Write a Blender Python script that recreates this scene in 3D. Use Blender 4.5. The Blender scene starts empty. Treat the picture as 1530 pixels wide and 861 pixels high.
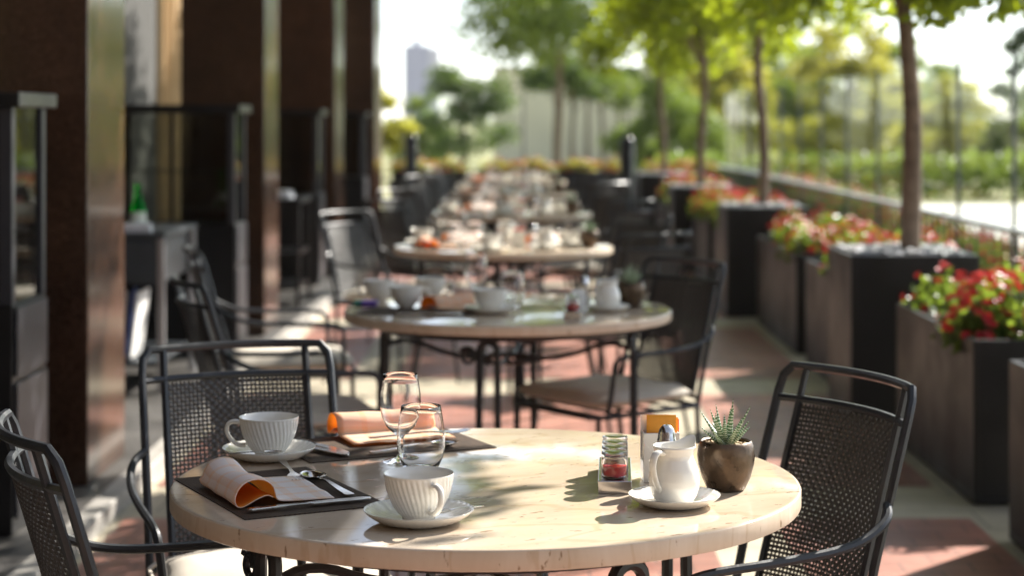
import bpy, math, random
from mathutils import Vector, Matrix
PI = math.pi
R = math.radians
scene = bpy.context.scene
COL = scene.collection
rnd = random.Random(7)

# ------------------------------------------------------------------ materials
def new_mat(name):
    m = bpy.data.materials.new(name); m.use_nodes = True
    nt = m.node_tree; nt.nodes.clear()
    out = nt.nodes.new('ShaderNodeOutputMaterial')
    return m, nt, out
def N(nt, typ, **kw):
    n = nt.nodes.new(typ)
    for k, v in kw.items():
        if k in n.inputs.keys(): n.inputs[k].default_value = v
        else: setattr(n, k, v)
    return n
def ramp(nt, fac, stops):
    r = nt.nodes.new('ShaderNodeValToRGB')
    cr = r.color_ramp
    while len(cr.elements) < len(stops): cr.elements.new(0.5)
    for e, (p, c) in zip(cr.elements, stops):
        e.position = p; e.color = (c[0], c[1], c[2], 1)
    nt.links.new(fac, r.inputs[0]); return r.outputs[0]
def c4(c): return (c[0], c[1], c[2], 1)
def principled(name, col, rough=.5, metal=0., vary=0., scale=20., bump=0., bscale=60., coat=0., rvary=0., sheen=0., spec=.5, sub=0.):
    m, nt, out = new_mat(name)
    b = N(nt, 'ShaderNodeBsdfPrincipled'); b.inputs['Base Color'].default_value = c4(col)
    b.inputs['Roughness'].default_value = rough; b.inputs['Metallic'].default_value = metal
    b.inputs['Coat Weight'].default_value = coat; b.inputs['Specular IOR Level'].default_value = spec
    if sub:
        b.inputs['Subsurface Weight'].default_value = sub; b.inputs['Subsurface Scale'].default_value = .01
    tc = N(nt, 'ShaderNodeTexCoord')
    if vary or rvary:
        no = N(nt, 'ShaderNodeTexNoise', Scale=scale, Detail=5., Roughness=.6)
        nt.links.new(tc.outputs['Object'], no.inputs['Vector'])
        if vary:
            lo = [max(0, x*(1-vary)) for x in col]; hi = [min(1, x*(1+vary)) for x in col]
            nt.links.new(ramp(nt, no.outputs['Fac'], [(.3, lo), (.7, hi)]), b.inputs['Base Color'])
        if rvary:
            mr = N(nt, 'ShaderNodeMapRange'); mr.inputs[1].default_value = .3; mr.inputs[2].default_value = .7
            mr.inputs[3].default_value = max(.02, rough-rvary); mr.inputs[4].default_value = rough+rvary
            nt.links.new(no.outputs['Fac'], mr.inputs[0]); nt.links.new(mr.outputs[0], b.inputs['Roughness'])
    if bump:
        n2 = N(nt, 'ShaderNodeTexNoise', Scale=bscale, Detail=4.)
        nt.links.new(tc.outputs['Object'], n2.inputs['Vector'])
        bp = N(nt, 'ShaderNodeBump', Strength=bump, Distance=.003)
        nt.links.new(n2.outputs['Fac'], bp.inputs['Height']); nt.links.new(bp.outputs[0], b.inputs['Normal'])
    nt.links.new(b.outputs[0], out.inputs[0])
    return m

M = {}
M['metal'] = principled('gunmetal_paint', (.020, .0225, .027), .40, .2, .25, 30, .12, 250, rvary=.1)
M['weave'] = principled('woven_resin', (.038, .035, .032), .38, 0, .35, 90, rvary=.1)
M['iron'] = principled('black_iron', (.012, .012, .013), .45, .2, .2, 30, .1, 200)
M['cushion'] = principled('cream_canvas', (.50, .45, .38), .9, 0, .08, 12, .25, 420)
M['porcelain'] = principled('white_porcelain', (.82, .79, .72), .12, 0, 0, coat=.3)
M['gilt'] = principled('porcelain_rim', (.55, .53, .48), .25, .2)
M['steel'] = principled('cutlery_steel', (.62, .60, .57), .16, 1., .05, 30, rvary=.05)
M['chrome'] = principled('chrome', (.66, .65, .64), .17, 1.)
M['bronze'] = principled('bronze_glaze', (.088, .058, .036), .33, .55, .6, 28, .25, 130, rvary=.12)
M['grit'] = principled('sandy_grit', (.50, .38, .25), .9, 0, .4, 160, .7, 260)
M['blackpot'] = principled('black_planter_paint', (.011, .010, .0095), .44, 0, .35, 5, .05, 300, rvary=.1, spec=.32)
M['gravel'] = principled('grey_gravel', (.42, .42, .43), .8, 0, .45, 25)
M['soil'] = principled('dark_soil', (.035, .024, .016), .95, 0, .3, 30, .6, 60)
M['cabinet'] = principled('black_cabinet', (.009, .009, .010), .34, 0, .2, 6, rvary=.06, spec=.3)
M['cabgrey'] = principled('cabinet_grey_and_lit_side', (.034, .034, .041), .4, .1, .1, 8, spec=.35)  # grey of the panels, also used to put a lit side on posts
M['trolleygrey'] = principled('trolley_grey', (.05, .06, .07), .4, .2, .15, 8)
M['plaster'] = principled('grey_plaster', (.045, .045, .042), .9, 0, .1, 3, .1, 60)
M['curtain'] = principled('beige_curtain', (.46, .31, .16), .85, 0, .06, 8)
M['bluegrey'] = principled('tower_cladding_hazed', (.26, .27, .40), .6, 0, .05, .05)  # distance haze over the tower put into its blue-grey colour
M['towerpale'] = principled('tower_pale_hazed', (.42, .42, .52), .6)  # paler tower tone, with the haze put in as well
M['beigewall'] = principled('beige_render', (.76, .68, .52), .9, 0, .12, .35, .1, 3)
M['concrete'] = principled('pale_concrete', (.62, .60, .55), .85, 0, .1, 1.5, .2, 30)
M['kerb'] = principled('kerb_stone', (.36, .34, .31), .6, 0, .2, 5, .2, 60, rvary=.1)
M['walk'] = principled('walkway_stone', (.085, .080, .075), .42, 0, .25, 3, .1, 60, rvary=.12)
M['lawn'] = principled('dry_lawn', (.27, .26, .11), .95, 0, .5, .7, .5, 30)
M['bark'] = principled('tree_bark', (.15, .105, .075), .9, 0, .4, 18, .8, 60)
M['paper'] = principled('white_paper', (.75, .74, .72), .7)
M['bluepaper'] = principled('blue_paper', (.12, .17, .42), .6)
M['orangepaper'] = principled('orange_paper', (.90, .38, .04), .55, 0, .1, 40)
M['redpaper'] = principled('red_paper', (.70, .05, .04), .5)
M['purple'] = principled('purple_foil', (.10, .05, .30), .35, .2)
M['tealfoil'] = principled('teal_foil', (.03, .25, .18), .35, .2)
M['darkglass'] = principled('dark_interior', (.02, .02, .02), .5)
M['mastgrey'] = principled('handrail_aluminium', (.42, .43, .45), .35, .7)
M['postgrey'] = principled('screen_post', (.10, .115, .11), .4, .3)
M['bottle'] = principled('green_bottle_label', (.65, .68, .62), .6)
M['towel'] = principled('white_towel', (.72, .71, .74), .95, 0, .05, 30, .4, 200)
M['soffit'] = principled('soffit_brown', (.055, .036, .024), .7, 0, .1, 2)
M['roofedge'] = principled('facade_brown_stone', (.038, .023, .015), .3, 0, .2, 14, rvary=.08)

def leaf_mat(name, dark, lite, trans=(.35, .45, .04), tw=.45):
    m, nt, out = new_mat(name)
    g = N(nt, 'ShaderNodeNewGeometry')
    col = ramp(nt, g.outputs['Random Per Island'], [(0, dark), (.55, [(a+b)/2 for a, b in zip(dark, lite)]), (1, lite)])
    b = N(nt, 'ShaderNodeBsdfPrincipled', Roughness=.42)
    b.inputs['Specular IOR Level'].default_value = .35
    nt.links.new(col, b.inputs['Base Color'])
    t = N(nt, 'ShaderNodeBsdfTranslucent')
    col2 = ramp(nt, g.outputs['Random Per Island'], [(0, [x*.6 for x in trans]), (1, trans)])
    nt.links.new(col2, t.inputs[0])
    mx = N(nt, 'ShaderNodeMixShader'); mx.inputs[0].default_value = tw
    nt.links.new(b.outputs[0], mx.inputs[1]); nt.links.new(t.outputs[0], mx.inputs[2])
    nt.links.new(mx.outputs[0], out.inputs[0]); return m
M['leaf'] = leaf_mat('tree_leaf', (.026, .056, .010), (.085, .145, .018), (.50, .60, .025), .5)
M['leaf_far'] = leaf_mat('park_leaf', (.040, .080, .018), (.12, .16, .03), (.30, .40, .05), .48)
M['leaf_yel'] = leaf_mat('yellowing_leaf', (.09, .11, .022), (.24, .23, .04), (.62, .60, .08), .55)
M['leaf_dark'] = leaf_mat('dark_leaf', (.020, .045, .016), (.055, .095, .028), (.20, .30, .05), .4)
M['leaf_bed'] = leaf_mat('bedding_leaf', (.035, .075, .015), (.10, .17, .03), (.34, .46, .05), .42)
M['petal'] = leaf_mat('red_petal', (.36, .010, .012), (.62, .028, .025), (.70, .05, .04), .35)
M['petal_far'] = leaf_mat('coral_petal', (.42, .05, .02), (.62, .16, .06), (.70, .2, .08), .35)

def glass_mat(name, tint=(1, 1, 1), ior=1.45):
    m, nt, out = new_mat(name)
    g = N(nt, 'ShaderNodeBsdfGlass', Roughness=.018, IOR=ior); g.inputs['Color'].default_value = c4(tint)
    t = N(nt, 'ShaderNodeBsdfTransparent'); t.inputs[0].default_value = c4([.96*x for x in tint])
    mx = N(nt, 'ShaderNodeMixShader'); mx.inputs[0].default_value = 1.0
    nt.links.new(t.outputs[0], mx.inputs[1]); nt.links.new(g.outputs[0], mx.inputs[2])
    nt.links.new(mx.outputs[0], out.inputs[0]); return m
M['glass'] = glass_mat('clear_glass', ior=1.36)
M['greenglass'] = glass_mat('green_glass', (.05, .75, .16))
def pane_mat(name, tint, ior=1.5):
    m, nt, out = new_mat(name)
    t = N(nt, 'ShaderNodeBsdfTransparent'); t.inputs[0].default_value = c4(tint)
    g = N(nt, 'ShaderNodeBsdfGlossy', Roughness=.01)
    fr = N(nt, 'ShaderNodeFresnel', IOR=ior); ge = N(nt, 'ShaderNodeNewGeometry'); mr = N(nt, 'ShaderNodeMapRange')
    mr.inputs[3].default_value = ior; mr.inputs[4].default_value = 1/ior        # both sides of the sheet reflect alike
    nt.links.new(ge.outputs['Backfacing'], mr.inputs[0]); nt.links.new(mr.outputs[0], fr.inputs['IOR'])
    mx = N(nt, 'ShaderNodeMixShader')
    nt.links.new(fr.outputs[0], mx.inputs[0]); nt.links.new(t.outputs[0], mx.inputs[1]); nt.links.new(g.outputs[0], mx.inputs[2])
    nt.links.new(mx.outputs[0], out.inputs[0]); return m
M['pane'] = pane_mat('screen_glass', (.95, .975, .955), 1.045)
M['cabpane'] = pane_mat('cabinet_glass', (.60, .62, .58), 1.5)
M['winpane'] = pane_mat('window_glass', (.75, .78, .75), 1.5)

# polished brown granite
def granite():
    m, nt, out = new_mat('polished_brown_granite')
    tc = N(nt, 'ShaderNodeTexCoord')
    v = N(nt, 'ShaderNodeTexVoronoi', Scale=320.); nt.links.new(tc.outputs['Object'], v.inputs['Vector'])
    n = N(nt, 'ShaderNodeTexNoise', Scale=5., Detail=6.); nt.links.new(tc.outputs['Object'], n.inputs['Vector'])
    sp = N(nt, 'ShaderNodeSeparateColor'); nt.links.new(v.outputs['Color'], sp.inputs[0])
    a = ramp(nt, sp.outputs[0], [(0, (.018, .008, .005)), (.5, (.052, .025, .014)), (1, (.12, .065, .042))])
    b2 = ramp(nt, n.outputs['Fac'], [(.3, (.75, .75, .75)), (.7, (1.1, 1.05, 1))])
    mx = N(nt, 'ShaderNodeMix', data_type='RGBA', blend_type='MULTIPLY'); mx.inputs[0].default_value = 1
    nt.links.new(a, mx.inputs[6]); nt.links.new(b2, mx.inputs[7])
    b = N(nt, 'ShaderNodeBsdfPrincipled', Roughness=.15); b.inputs['Specular IOR Level'].default_value = .5
    nt.links.new(mx.outputs[2], b.inputs['Base Color']); nt.links.new(b.outputs[0], out.inputs[0]); return m
M['granite'] = granite()

# travertine
def travertine(name, rough, edge=False):
    m, nt, out = new_mat(name)
    tc = N(nt, 'ShaderNodeTexCoord')
    mp = N(nt, 'ShaderNodeMapping'); nt.links.new(tc.outputs['Object'], mp.inputs[0])
    mp.inputs['Scale'].default_value = (1.3, 3.2, 3.2) if not edge else (6., 6., 2.)
    mp.inputs['Rotation'].default_value = (0, 0, R(-24))
    n = N(nt, 'ShaderNodeTexNoise', Scale=3.2, Detail=9., Roughness=.62, Distortion=.6); nt.links.new(mp.outputs[0], n.inputs['Vector'])
    a = ramp(nt, n.outputs['Fac'], [(.25, (.49, .375, .265)), (.45, (.56, .45, .335)), (.6, (.60, .495, .38)), (.78, (.65, .555, .45))])
    # pits: elongated dark holes
    mp2 = N(nt, 'ShaderNodeMapping'); nt.links.new(tc.outputs['Object'], mp2.inputs[0])
    mp2.inputs['Scale'].default_value = (22., 60., 40.) if not edge else (60., 60., 22.); mp2.inputs['Rotation'].default_value = (0, 0, R(-24))
    v = N(nt, 'ShaderNodeTexNoise', Scale=1.6, Detail=3., Roughness=.55); nt.links.new(mp2.outputs[0], v.inputs['Vector'])
    pit = ramp(nt, v.outputs['Fac'], [(.655, (1, 1, 1)), (.71, (.46, .37, .29))])
    mx = N(nt, 'ShaderNodeMix', data_type='RGBA', blend_type='MULTIPLY'); mx.inputs[0].default_value = 1
    nt.links.new(a, mx.inputs[6]); nt.links.new(pit, mx.inputs[7])
    # thin veins
    w = N(nt, 'ShaderNodeTexWave', Scale=.9, Distortion=9., Detail=4.); w.inputs['Detail Scale'].default_value = 1.6
    nt.links.new(mp.outputs[0], w.inputs['Vector'])
    vein = ramp(nt, w.outputs['Fac'], [(0, (.86, .79, .70)), (.03, (1, 1, 1))])
    mx2 = N(nt, 'ShaderNodeMix', data_type='RGBA', blend_type='MULTIPLY'); mx2.inputs[0].default_value = .7
    nt.links.new(mx.outputs[2], mx2.inputs[6]); nt.links.new(vein, mx2.inputs[7])
    b = N(nt, 'ShaderNodeBsdfPrincipled', Roughness=rough)
    rr = ramp(nt, n.outputs['Fac'], [(.3, (rough*.8,)*3), (.7, (rough*1.35,)*3)])
    nt.links.new(rr, b.inputs['Roughness'])
    nt.links.new(mx2.outputs[2], b.inputs['Base Color'])
    bp = N(nt, 'ShaderNodeBump', Strength=.25, Distance=.002); nt.links.new(pit, bp.inputs['Height']); nt.links.new(bp.outputs[0], b.inputs['Normal'])
    nt.links.new(b.outputs[0], out.inputs[0]); return m
M['trav'] = travertine('travertine_polished', .055)
M['travedge'] = travertine('travertine_edge', .4, True)

# brick paving
def pavers():
    m, nt, out = new_mat('red_brick_pavers')
    tc = N(nt, 'ShaderNodeTexCoord')
    br = N(nt, 'ShaderNodeTexBrick', Scale=1.0); br.inputs['Brick Width'].default_value = .205; br.inputs['Row Height'].default_value = .105
    br.inputs['Mortar Size'].default_value = .0035; br.inputs['Mortar Smooth'].default_value = .2; br.inputs['Bias'].default_value = 0
    br.inputs['Color1'].default_value = (.33, .145, .108, 1); br.inputs['Color2'].default_value = (.44, .215, .162, 1); br.inputs['Mortar'].default_value = (.13, .085, .07, 1)
    nt.links.new(tc.outputs['Object'], br.inputs['Vector'])
    n = N(nt, 'ShaderNodeTexNoise', Scale=2.2, Detail=7., Roughness=.65); nt.links.new(tc.outputs['Object'], n.inputs['Vector'])
    st = ramp(nt, n.outputs['Fac'], [(.3, (.72, .74, .78)), (.7, (1.15, 1.1, 1.08))])
    mx = N(nt, 'ShaderNodeMix', data_type='RGBA', blend_type='MULTIPLY'); mx.inputs[0].default_value = 1
    nt.links.new(br.outputs['Color'], mx.inputs[6]); nt.links.new(st, mx.inputs[7])
    b = N(nt, 'ShaderNodeBsdfPrincipled', Roughness=.42)
    rr = ramp(nt, n.outputs['Fac'], [(.3, (.30,)*3), (.7, (.52,)*3)]); nt.links.new(rr, b.inputs['Roughness'])
    nt.links.new(mx.outputs[2], b.inputs['Base Color'])
    bp = N(nt, 'ShaderNodeBump', Strength=.5, Distance=.003, invert=True); nt.links.new(br.outputs['Fac'], bp.inputs['Height']); nt.links.new(bp.outputs[0], b.inputs['Normal'])
    nt.links.new(b.outputs[0], out.inputs[0]); return m
M['brick'] = pavers()
def cream():
    m, nt, out = new_mat('cream_stone_strip'); tc = N(nt, 'ShaderNodeTexCoord')
    br = N(nt, 'ShaderNodeTexBrick', Scale=1.0); br.inputs['Brick Width'].default_value = .61; br.inputs['Row Height'].default_value = .275
    br.inputs['Mortar Size'].default_value = .003; br.inputs['Color1'].default_value = (.52, .47, .36, 1); br.inputs['Color2'].default_value = (.44, .395, .30, 1); br.inputs['Mortar'].default_value = (.16, .14, .11, 1)
    nt.links.new(tc.outputs['Object'], br.inputs['Vector'])
    n = N(nt, 'ShaderNodeTexNoise', Scale=3.5, Detail=8., Roughness=.65); nt.links.new(tc.outputs['Object'], n.inputs['Vector'])
    st = ramp(nt, n.outputs['Fac'], [(.3, (.74, .73, .70)), (.7, (1.12, 1.1, 1.08))])
    mx = N(nt, 'ShaderNodeMix', data_type='RGBA', blend_type='MULTIPLY'); mx.inputs[0].default_value = 1
    nt.links.new(br.outputs['Color'], mx.inputs[6]); nt.links.new(st, mx.inputs[7])
    b = N(nt, 'ShaderNodeBsdfPrincipled', Roughness=.48); nt.links.new(mx.outputs[2], b.inputs['Base Color']); nt.links.new(b.outputs[0], out.inputs[0]); return m
M['cream'] = cream()

# woven placemat: crossed fine ribs
def placemat_mat():
    m, nt, out = new_mat('brown_woven_vinyl')
    tc = N(nt, 'ShaderNodeTexCoord')
    ch = N(nt, 'ShaderNodeTexChecker', Scale=260.); nt.links.new(tc.outputs['Object'], ch.inputs['Vector'])
    ch.inputs['Color1'].default_value = (.085, .058, .040, 1); ch.inputs['Color2'].default_value = (.030, .020, .014, 1)
    n = N(nt, 'ShaderNodeTexNoise', Scale=25., Detail=3.); nt.links.new(tc.outputs['Object'], n.inputs['Vector'])
    st = ramp(nt, n.outputs['Fac'], [(.3, (.8, .8, .8)), (.7, (1.3, 1.25, 1.2))])
    mx = N(nt, 'ShaderNodeMix', data_type='RGBA', blend_type='MULTIPLY'); mx.inputs[0].default_value = 1
    nt.links.new(ch.outputs[0], mx.inputs[6]); nt.links.new(st, mx.inputs[7])
    b = N(nt, 'ShaderNodeBsdfPrincipled', Roughness=.75); b.inputs['Specular IOR Level'].default_value = .2; nt.links.new(mx.outputs[2], b.inputs['Base Color'])
    bp = N(nt, 'ShaderNodeBump', Strength=.6, Distance=.001); nt.links.new(ch.outputs[1], bp.inputs['Height']); nt.links.new(bp.outputs[0], b.inputs['Normal'])
    nt.links.new(b.outputs[0], out.inputs[0]); return m
M['mat'] = placemat_mat()

def napkin_mat(name, base, stripe, tw=.25):
    m, nt, out = new_mat(name)
    uv = N(nt, 'ShaderNodeUVMap')
    sep = N(nt, 'ShaderNodeSeparateXYZ'); nt.links.new(uv.outputs[0], sep.inputs[0])
    def stripes(o, freq, w):
        a = N(nt, 'ShaderNodeMath', operation='MULTIPLY'); a.inputs[1].default_value = freq; nt.links.new(o, a.inputs[0])
        f = N(nt, 'ShaderNodeMath', operation='FRACT'); nt.links.new(a.outputs[0], f.inputs[0])
        l = N(nt, 'ShaderNodeMath', operation='LESS_THAN'); l.inputs[1].default_value = w; nt.links.new(f.outputs[0], l.inputs[0]); return l.outputs[0]
    s1 = stripes(sep.outputs[0], 26., .35); s2 = stripes(sep.outputs[1], 22., .25)
    ad = N(nt, 'ShaderNodeMath', operation='ADD'); nt.links.new(s1, ad.inputs[0]); nt.links.new(s2, ad.inputs[1])
    ml = N(nt, 'ShaderNodeMath', operation='MULTIPLY'); ml.inputs[1].default_value = .42; nt.links.new(ad.outputs[0], ml.inputs[0])
    mx = N(nt, 'ShaderNodeMix', data_type='RGBA'); nt.links.new(ml.outputs[0], mx.inputs[0])
    mx.inputs[6].default_value = c4(base); mx.inputs[7].default_value = c4(stripe)
    b = N(nt, 'ShaderNodeBsdfPrincipled', Roughness=.9); nt.links.new(mx.outputs[2], b.inputs['Base Color'])
    tc = N(nt, 'ShaderNodeTexCoord')
    n = N(nt, 'ShaderNodeTexNoise', Scale=900., Detail=2.); nt.links.new(tc.outputs['Object'], n.inputs['Vector'])
    bp = N(nt, 'ShaderNodeBump', Strength=.3, Distance=.001); nt.links.new(n.outputs['Fac'], bp.inputs['Height']); nt.links.new(bp.outputs[0], b.inputs['Normal'])
    t = N(nt, 'ShaderNodeBsdfTranslucent'); nt.links.new(mx.outputs[2], t.inputs[0])
    ms = N(nt, 'ShaderNodeMixShader'); ms.inputs[0].default_value = tw
    nt.links.new(b.outputs[0], ms.inputs[1]); nt.links.new(t.outputs[0], ms.inputs[2]); nt.links.new(ms.outputs[0], out.inputs[0]); return m
M['napkin'] = napkin_mat('striped_linen', (.90, .83, .78), (.92, .66, .46))
M['napkin_sunlit'] = napkin_mat('sunlit_linen', (.92, .70, .52), (.94, .56, .30), .4)  # sunlight through the orange lining put into this peach copy of the linen
M['napkin_in'] = napkin_mat('orange_linen', (.97, .40, .045), (.97, .46, .07), .6)

# zebra succulent leaf, stripes from the leaf's own length
def zebra():
    m, nt, out = new_mat('zebra_succulent_leaf')
    uv = N(nt, 'ShaderNodeUVMap'); sep = N(nt, 'ShaderNodeSeparateXYZ'); nt.links.new(uv.outputs[0], sep.inputs[0])
    tc = N(nt, 'ShaderNodeTexCoord'); n = N(nt, 'ShaderNodeTexNoise', Scale=120.); nt.links.new(tc.outputs['Object'], n.inputs['Vector'])
    a = N(nt, 'ShaderNodeMath', operation='MULTIPLY'); a.inputs[1].default_value = 13.; nt.links.new(sep.outputs[1], a.inputs[0])
    b0 = N(nt, 'ShaderNodeMath', operation='ADD'); nt.links.new(a.outputs[0], b0.inputs[0]); nt.links.new(n.outputs['Fac'], b0.inputs[1])
    f = N(nt, 'ShaderNodeMath', operation='FRACT'); nt.links.new(b0.outputs[0], f.inputs[0])
    col = ramp(nt, f.outputs[0], [(0, (.075, .16, .055)), (.56, (.085, .18, .06)), (.64, (.62, .68, .55)), (.92, (.62, .68, .55)), (1, (.075, .16, .055))])
    b = N(nt, 'ShaderNodeBsdfPrincipled', Roughness=.4); nt.links.new(col, b.inputs['Base Color'])
    nt.links.new(b.outputs[0], out.inputs[0]); return m
M['zebra'] = zebra()
M['jam'] = principled('red_jam', (.42, .012, .014), .15, 0, .3, 60)

# ------------------------------------------------------------------ mesh builder
class MB:
    def __init__(s): s.v = []; s.f = []; s.uv = None
    def add(s, verts, faces):
        o = len(s.v); s.v += [tuple(p) for p in verts]; s.f += [tuple(i+o for i in f) for f in faces]; return s
    def box(s, c, d, rz=0, rx=0):
        m = Matrix.Translation(c) @ Matrix.Rotation(rz, 4, 'Z') @ Matrix.Rotation(rx, 4, 'X')
        x, y, z = d[0]/2, d[1]/2, d[2]/2
        vs = [m @ Vector(p) for p in ((-x,-y,-z),(x,-y,-z),(x,y,-z),(-x,y,-z),(-x,-y,z),(x,-y,z),(x,y,z),(-x,y,z))]
        return s.add(vs, [(0,3,2,1),(4,5,6,7),(0,1,5,4),(1,2,6,5),(2,3,7,6),(3,0,4,7)])
    def b(s, x0, x1, y0, y1, z0, z1): return s.box(((x0+x1)/2, (y0+y1)/2, (z0+z1)/2), (x1-x0, y1-y0, z1-z0))
    def tube(s, pts, r, n=8, closed=False, flat=None):
        pts = [Vector(p) for p in pts]; k = len(pts)
        rs = r if isinstance(r, (list, tuple)) else [r]*k
        T = []
        for i in range(k):
            a = pts[(i-1) % k] if (closed or i > 0) else pts[i]; b = pts[(i+1) % k] if (closed or i < k-1) else pts[i]
            t = (b-a); T.append(t.normalized() if t.length > 1e-9 else Vector((0,0,1)))
        ref = Vector((0,0,1)) if abs(T[0].z) < .9 else Vector((1,0,0))
        u = (ref - T[0]*ref.dot(T[0])).normalized(); vs = []
        for i in range(k):
            u = (u - T[i]*u.dot(T[i])).normalized(); w = T[i].cross(u)
            for j in range(n):
                a = 2*PI*j/n + (PI/n)
                fu, fw = (1, 1) if flat is None else flat
                vs.append(pts[i] + (u*math.cos(a)*fu + w*math.sin(a)*fw)*rs[i])
        fs = []
        for i in range(k if closed else k-1):
            for j in range(n):
                a = i*n+j; b = i*n+(j+1) % n; c = ((i+1) % k)*n+(j+1) % n; d = ((i+1) % k)*n+j
                fs.append((a, b, c, d))
        if not closed:
            fs.append(tuple(range(n))[::-1]); fs.append(tuple((k-1)*n+j for j in range(n)))
        return s.add(vs, fs)
    def lathe(s, prof, n=48, c=(0,0,0), fn=None):
        vs = []; k = len(prof)
        for i, (r, z) in enumerate(prof):
            for j in range(n):
                a = 2*PI*j/n
                rr, zz = (r, z) if fn is None else fn(i, r, z, a)
                vs.append((c[0]+rr*math.cos(a), c[1]+rr*math.sin(a), c[2]+zz))
        fs = []
        for i in range(k-1):
            for j in range(n):
                fs.append((i*n+j, i*n+(j+1) % n, (i+1)*n+(j+1) % n, (i+1)*n+j))
        if prof[0][0] > 1e-6: fs.append(tuple(range(n))[::-1])
        if prof[-1][0] > 1e-6: fs.append(tuple((k-1)*n+j for j in range(n)))
        return s.add(vs, fs)
    def build(s, name, mat, parent=None, smooth=40, bevel=0, seg=2):
        me = bpy.data.meshes.new(name); me.from_pydata(s.v, [], s.f); me.update()
        o = bpy.data.objects.new(name, me); COL.objects.link(o)
        for m_ in (mat if isinstance(mat, (list, tuple)) else [mat]): me.materials.append(m_)
        if smooth:
            for p in me.polygons: p.use_smooth = True
            me.set_sharp_from_angle(angle=R(smooth))
        if bevel:
            bv = o.modifiers.new('bevel', 'BEVEL'); bv.width = bevel; bv.segments = seg; bv.limit_method = 'ANGLE'; bv.harden_normals = True
        if parent: o.parent = parent
        return o

def smoothpath(pts, it=2):
    pts = [Vector(p) for p in pts]
    for _ in range(it):
        q = [pts[0]]
        for a, b in zip(pts, pts[1:]): q += [a*.75+b*.25, a*.25+b*.75]
        q.append(pts[-1]); pts = q
    return pts

def tag(o, label, cat, group=None, kind=None):
    if label: o['label'] = label
    if cat: o['category'] = cat
    if group: o['group'] = group
    if kind: o['kind'] = kind
    return o
def thing(name, label=None, cat=None, loc=(0,0,0), rz=0, group=None):
    o = bpy.data.objects.new(name, None); COL.objects.link(o); o.empty_display_size = .1
    o.location = loc; o.rotation_euler = (0, 0, rz); return tag(o, label, cat, group)
def struct(o): o['kind'] = 'structure'; return o
def copy_tree(o, parent=None):
    c = o.copy(); COL.objects.link(c)
    if parent: c.parent = parent
    for ch in list(o.children): copy_tree(ch, c)
    return c
class Proto:                                   # the first placement is the built thing itself, later ones copies of it and its parts
    def __init__(s, make): s.make = make; s.o = None
    def put(s, loc, rz, label, group=None, scale=None):
        if s.o is None: s.o = s.make(); o = s.o
        else: o = copy_tree(s.o)
        o.location = loc; o.rotation_euler = (0, 0, rz); o['label'] = label
        if group: o['group'] = group
        elif 'group' in o.keys(): del o['group']
        o.scale = (scale or 1,)*3
        return o

# ------------------------------------------------------------------ camera, light, world
H = 1.316; F = 2800.
cam = bpy.data.cameras.new('camera'); co = bpy.data.objects.new('camera', cam); COL.objects.link(co)
co.location = (0, 0, H); co.rotation_euler = (R(90), 0, 0)
cam.sensor_width = 36; cam.lens = F/1530*36
cam.shift_x = -(775-765)/1530; cam.shift_y = -(430.5-180)/1530
cam.clip_end = 4000; cam.clip_start = .05
cam.dof.use_dof = True; cam.dof.focus_distance = 2.86; cam.dof.aperture_fstop = 3.6; cam.dof.aperture_blades = 0
scene.camera = co
EL, AZ = R(34), R(43)                            # azimuth from +Y towards +X
sv = Vector((math.cos(EL)*math.sin(AZ), math.cos(EL)*math.cos(AZ), math.sin(EL)))
su = bpy.data.lights.new('sun', 'SUN'); su.energy = 5.0; su.angle = R(.53); su.color = (1, .94, .85)
so = bpy.data.objects.new('sun', su); COL.objects.link(so); so.rotation_euler = sv.to_track_quat('Z', 'Y').to_euler()
w = bpy.data.worlds.new('World'); scene.world = w; w.use_nodes = True
nt = w.node_tree; bg = nt.nodes['Background']
sky = nt.nodes.new('ShaderNodeTexSky'); sky.sky_type = 'NISHITA'; sky.sun_disc = False
sky.sun_elevation = EL; sky.sun_rotation = AZ; sky.air_density = .8; sky.dust_density = .15; sky.ozone_density = 1.0
hs = nt.nodes.new('ShaderNodeHueSaturation'); hs.inputs['Saturation'].default_value = .5
nt.links.new(sky.outputs[0], hs.inputs['Color']); nt.links.new(hs.outputs[0], bg.inputs[0]); bg.inputs[1].default_value = .095
vs_ = scene.view_settings; vs_.view_transform = 'Standard'; vs_.look = 'None'; vs_.gamma = 1; vs_.exposure = 1.55; vs_.use_curve_mapping = False
scene.render.engine = 'CYCLES'
cy = scene.cycles; cy.use_denoising = True; cy.max_bounces = 16; cy.transparent_max_bounces = 24; cy.transmission_bounces = 16
cy.diffuse_bounces = 4; cy.glossy_bounces = 5; cy.sample_clamp_indirect = 6; cy.blur_glossy = .6
cy.use_adaptive_sampling = True; cy.adaptive_threshold = .01

# ------------------------------------------------------------------ setting
struct(MB().b(-1500, 1500, -300, 3000, -.6, -.12).build('ground', M['lawn'], smooth=0))
struct(MB().b(-1.335, 2.9, -3, 24.2, -.119, -.004).build('terrace', M['cream'], smooth=0))
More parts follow.
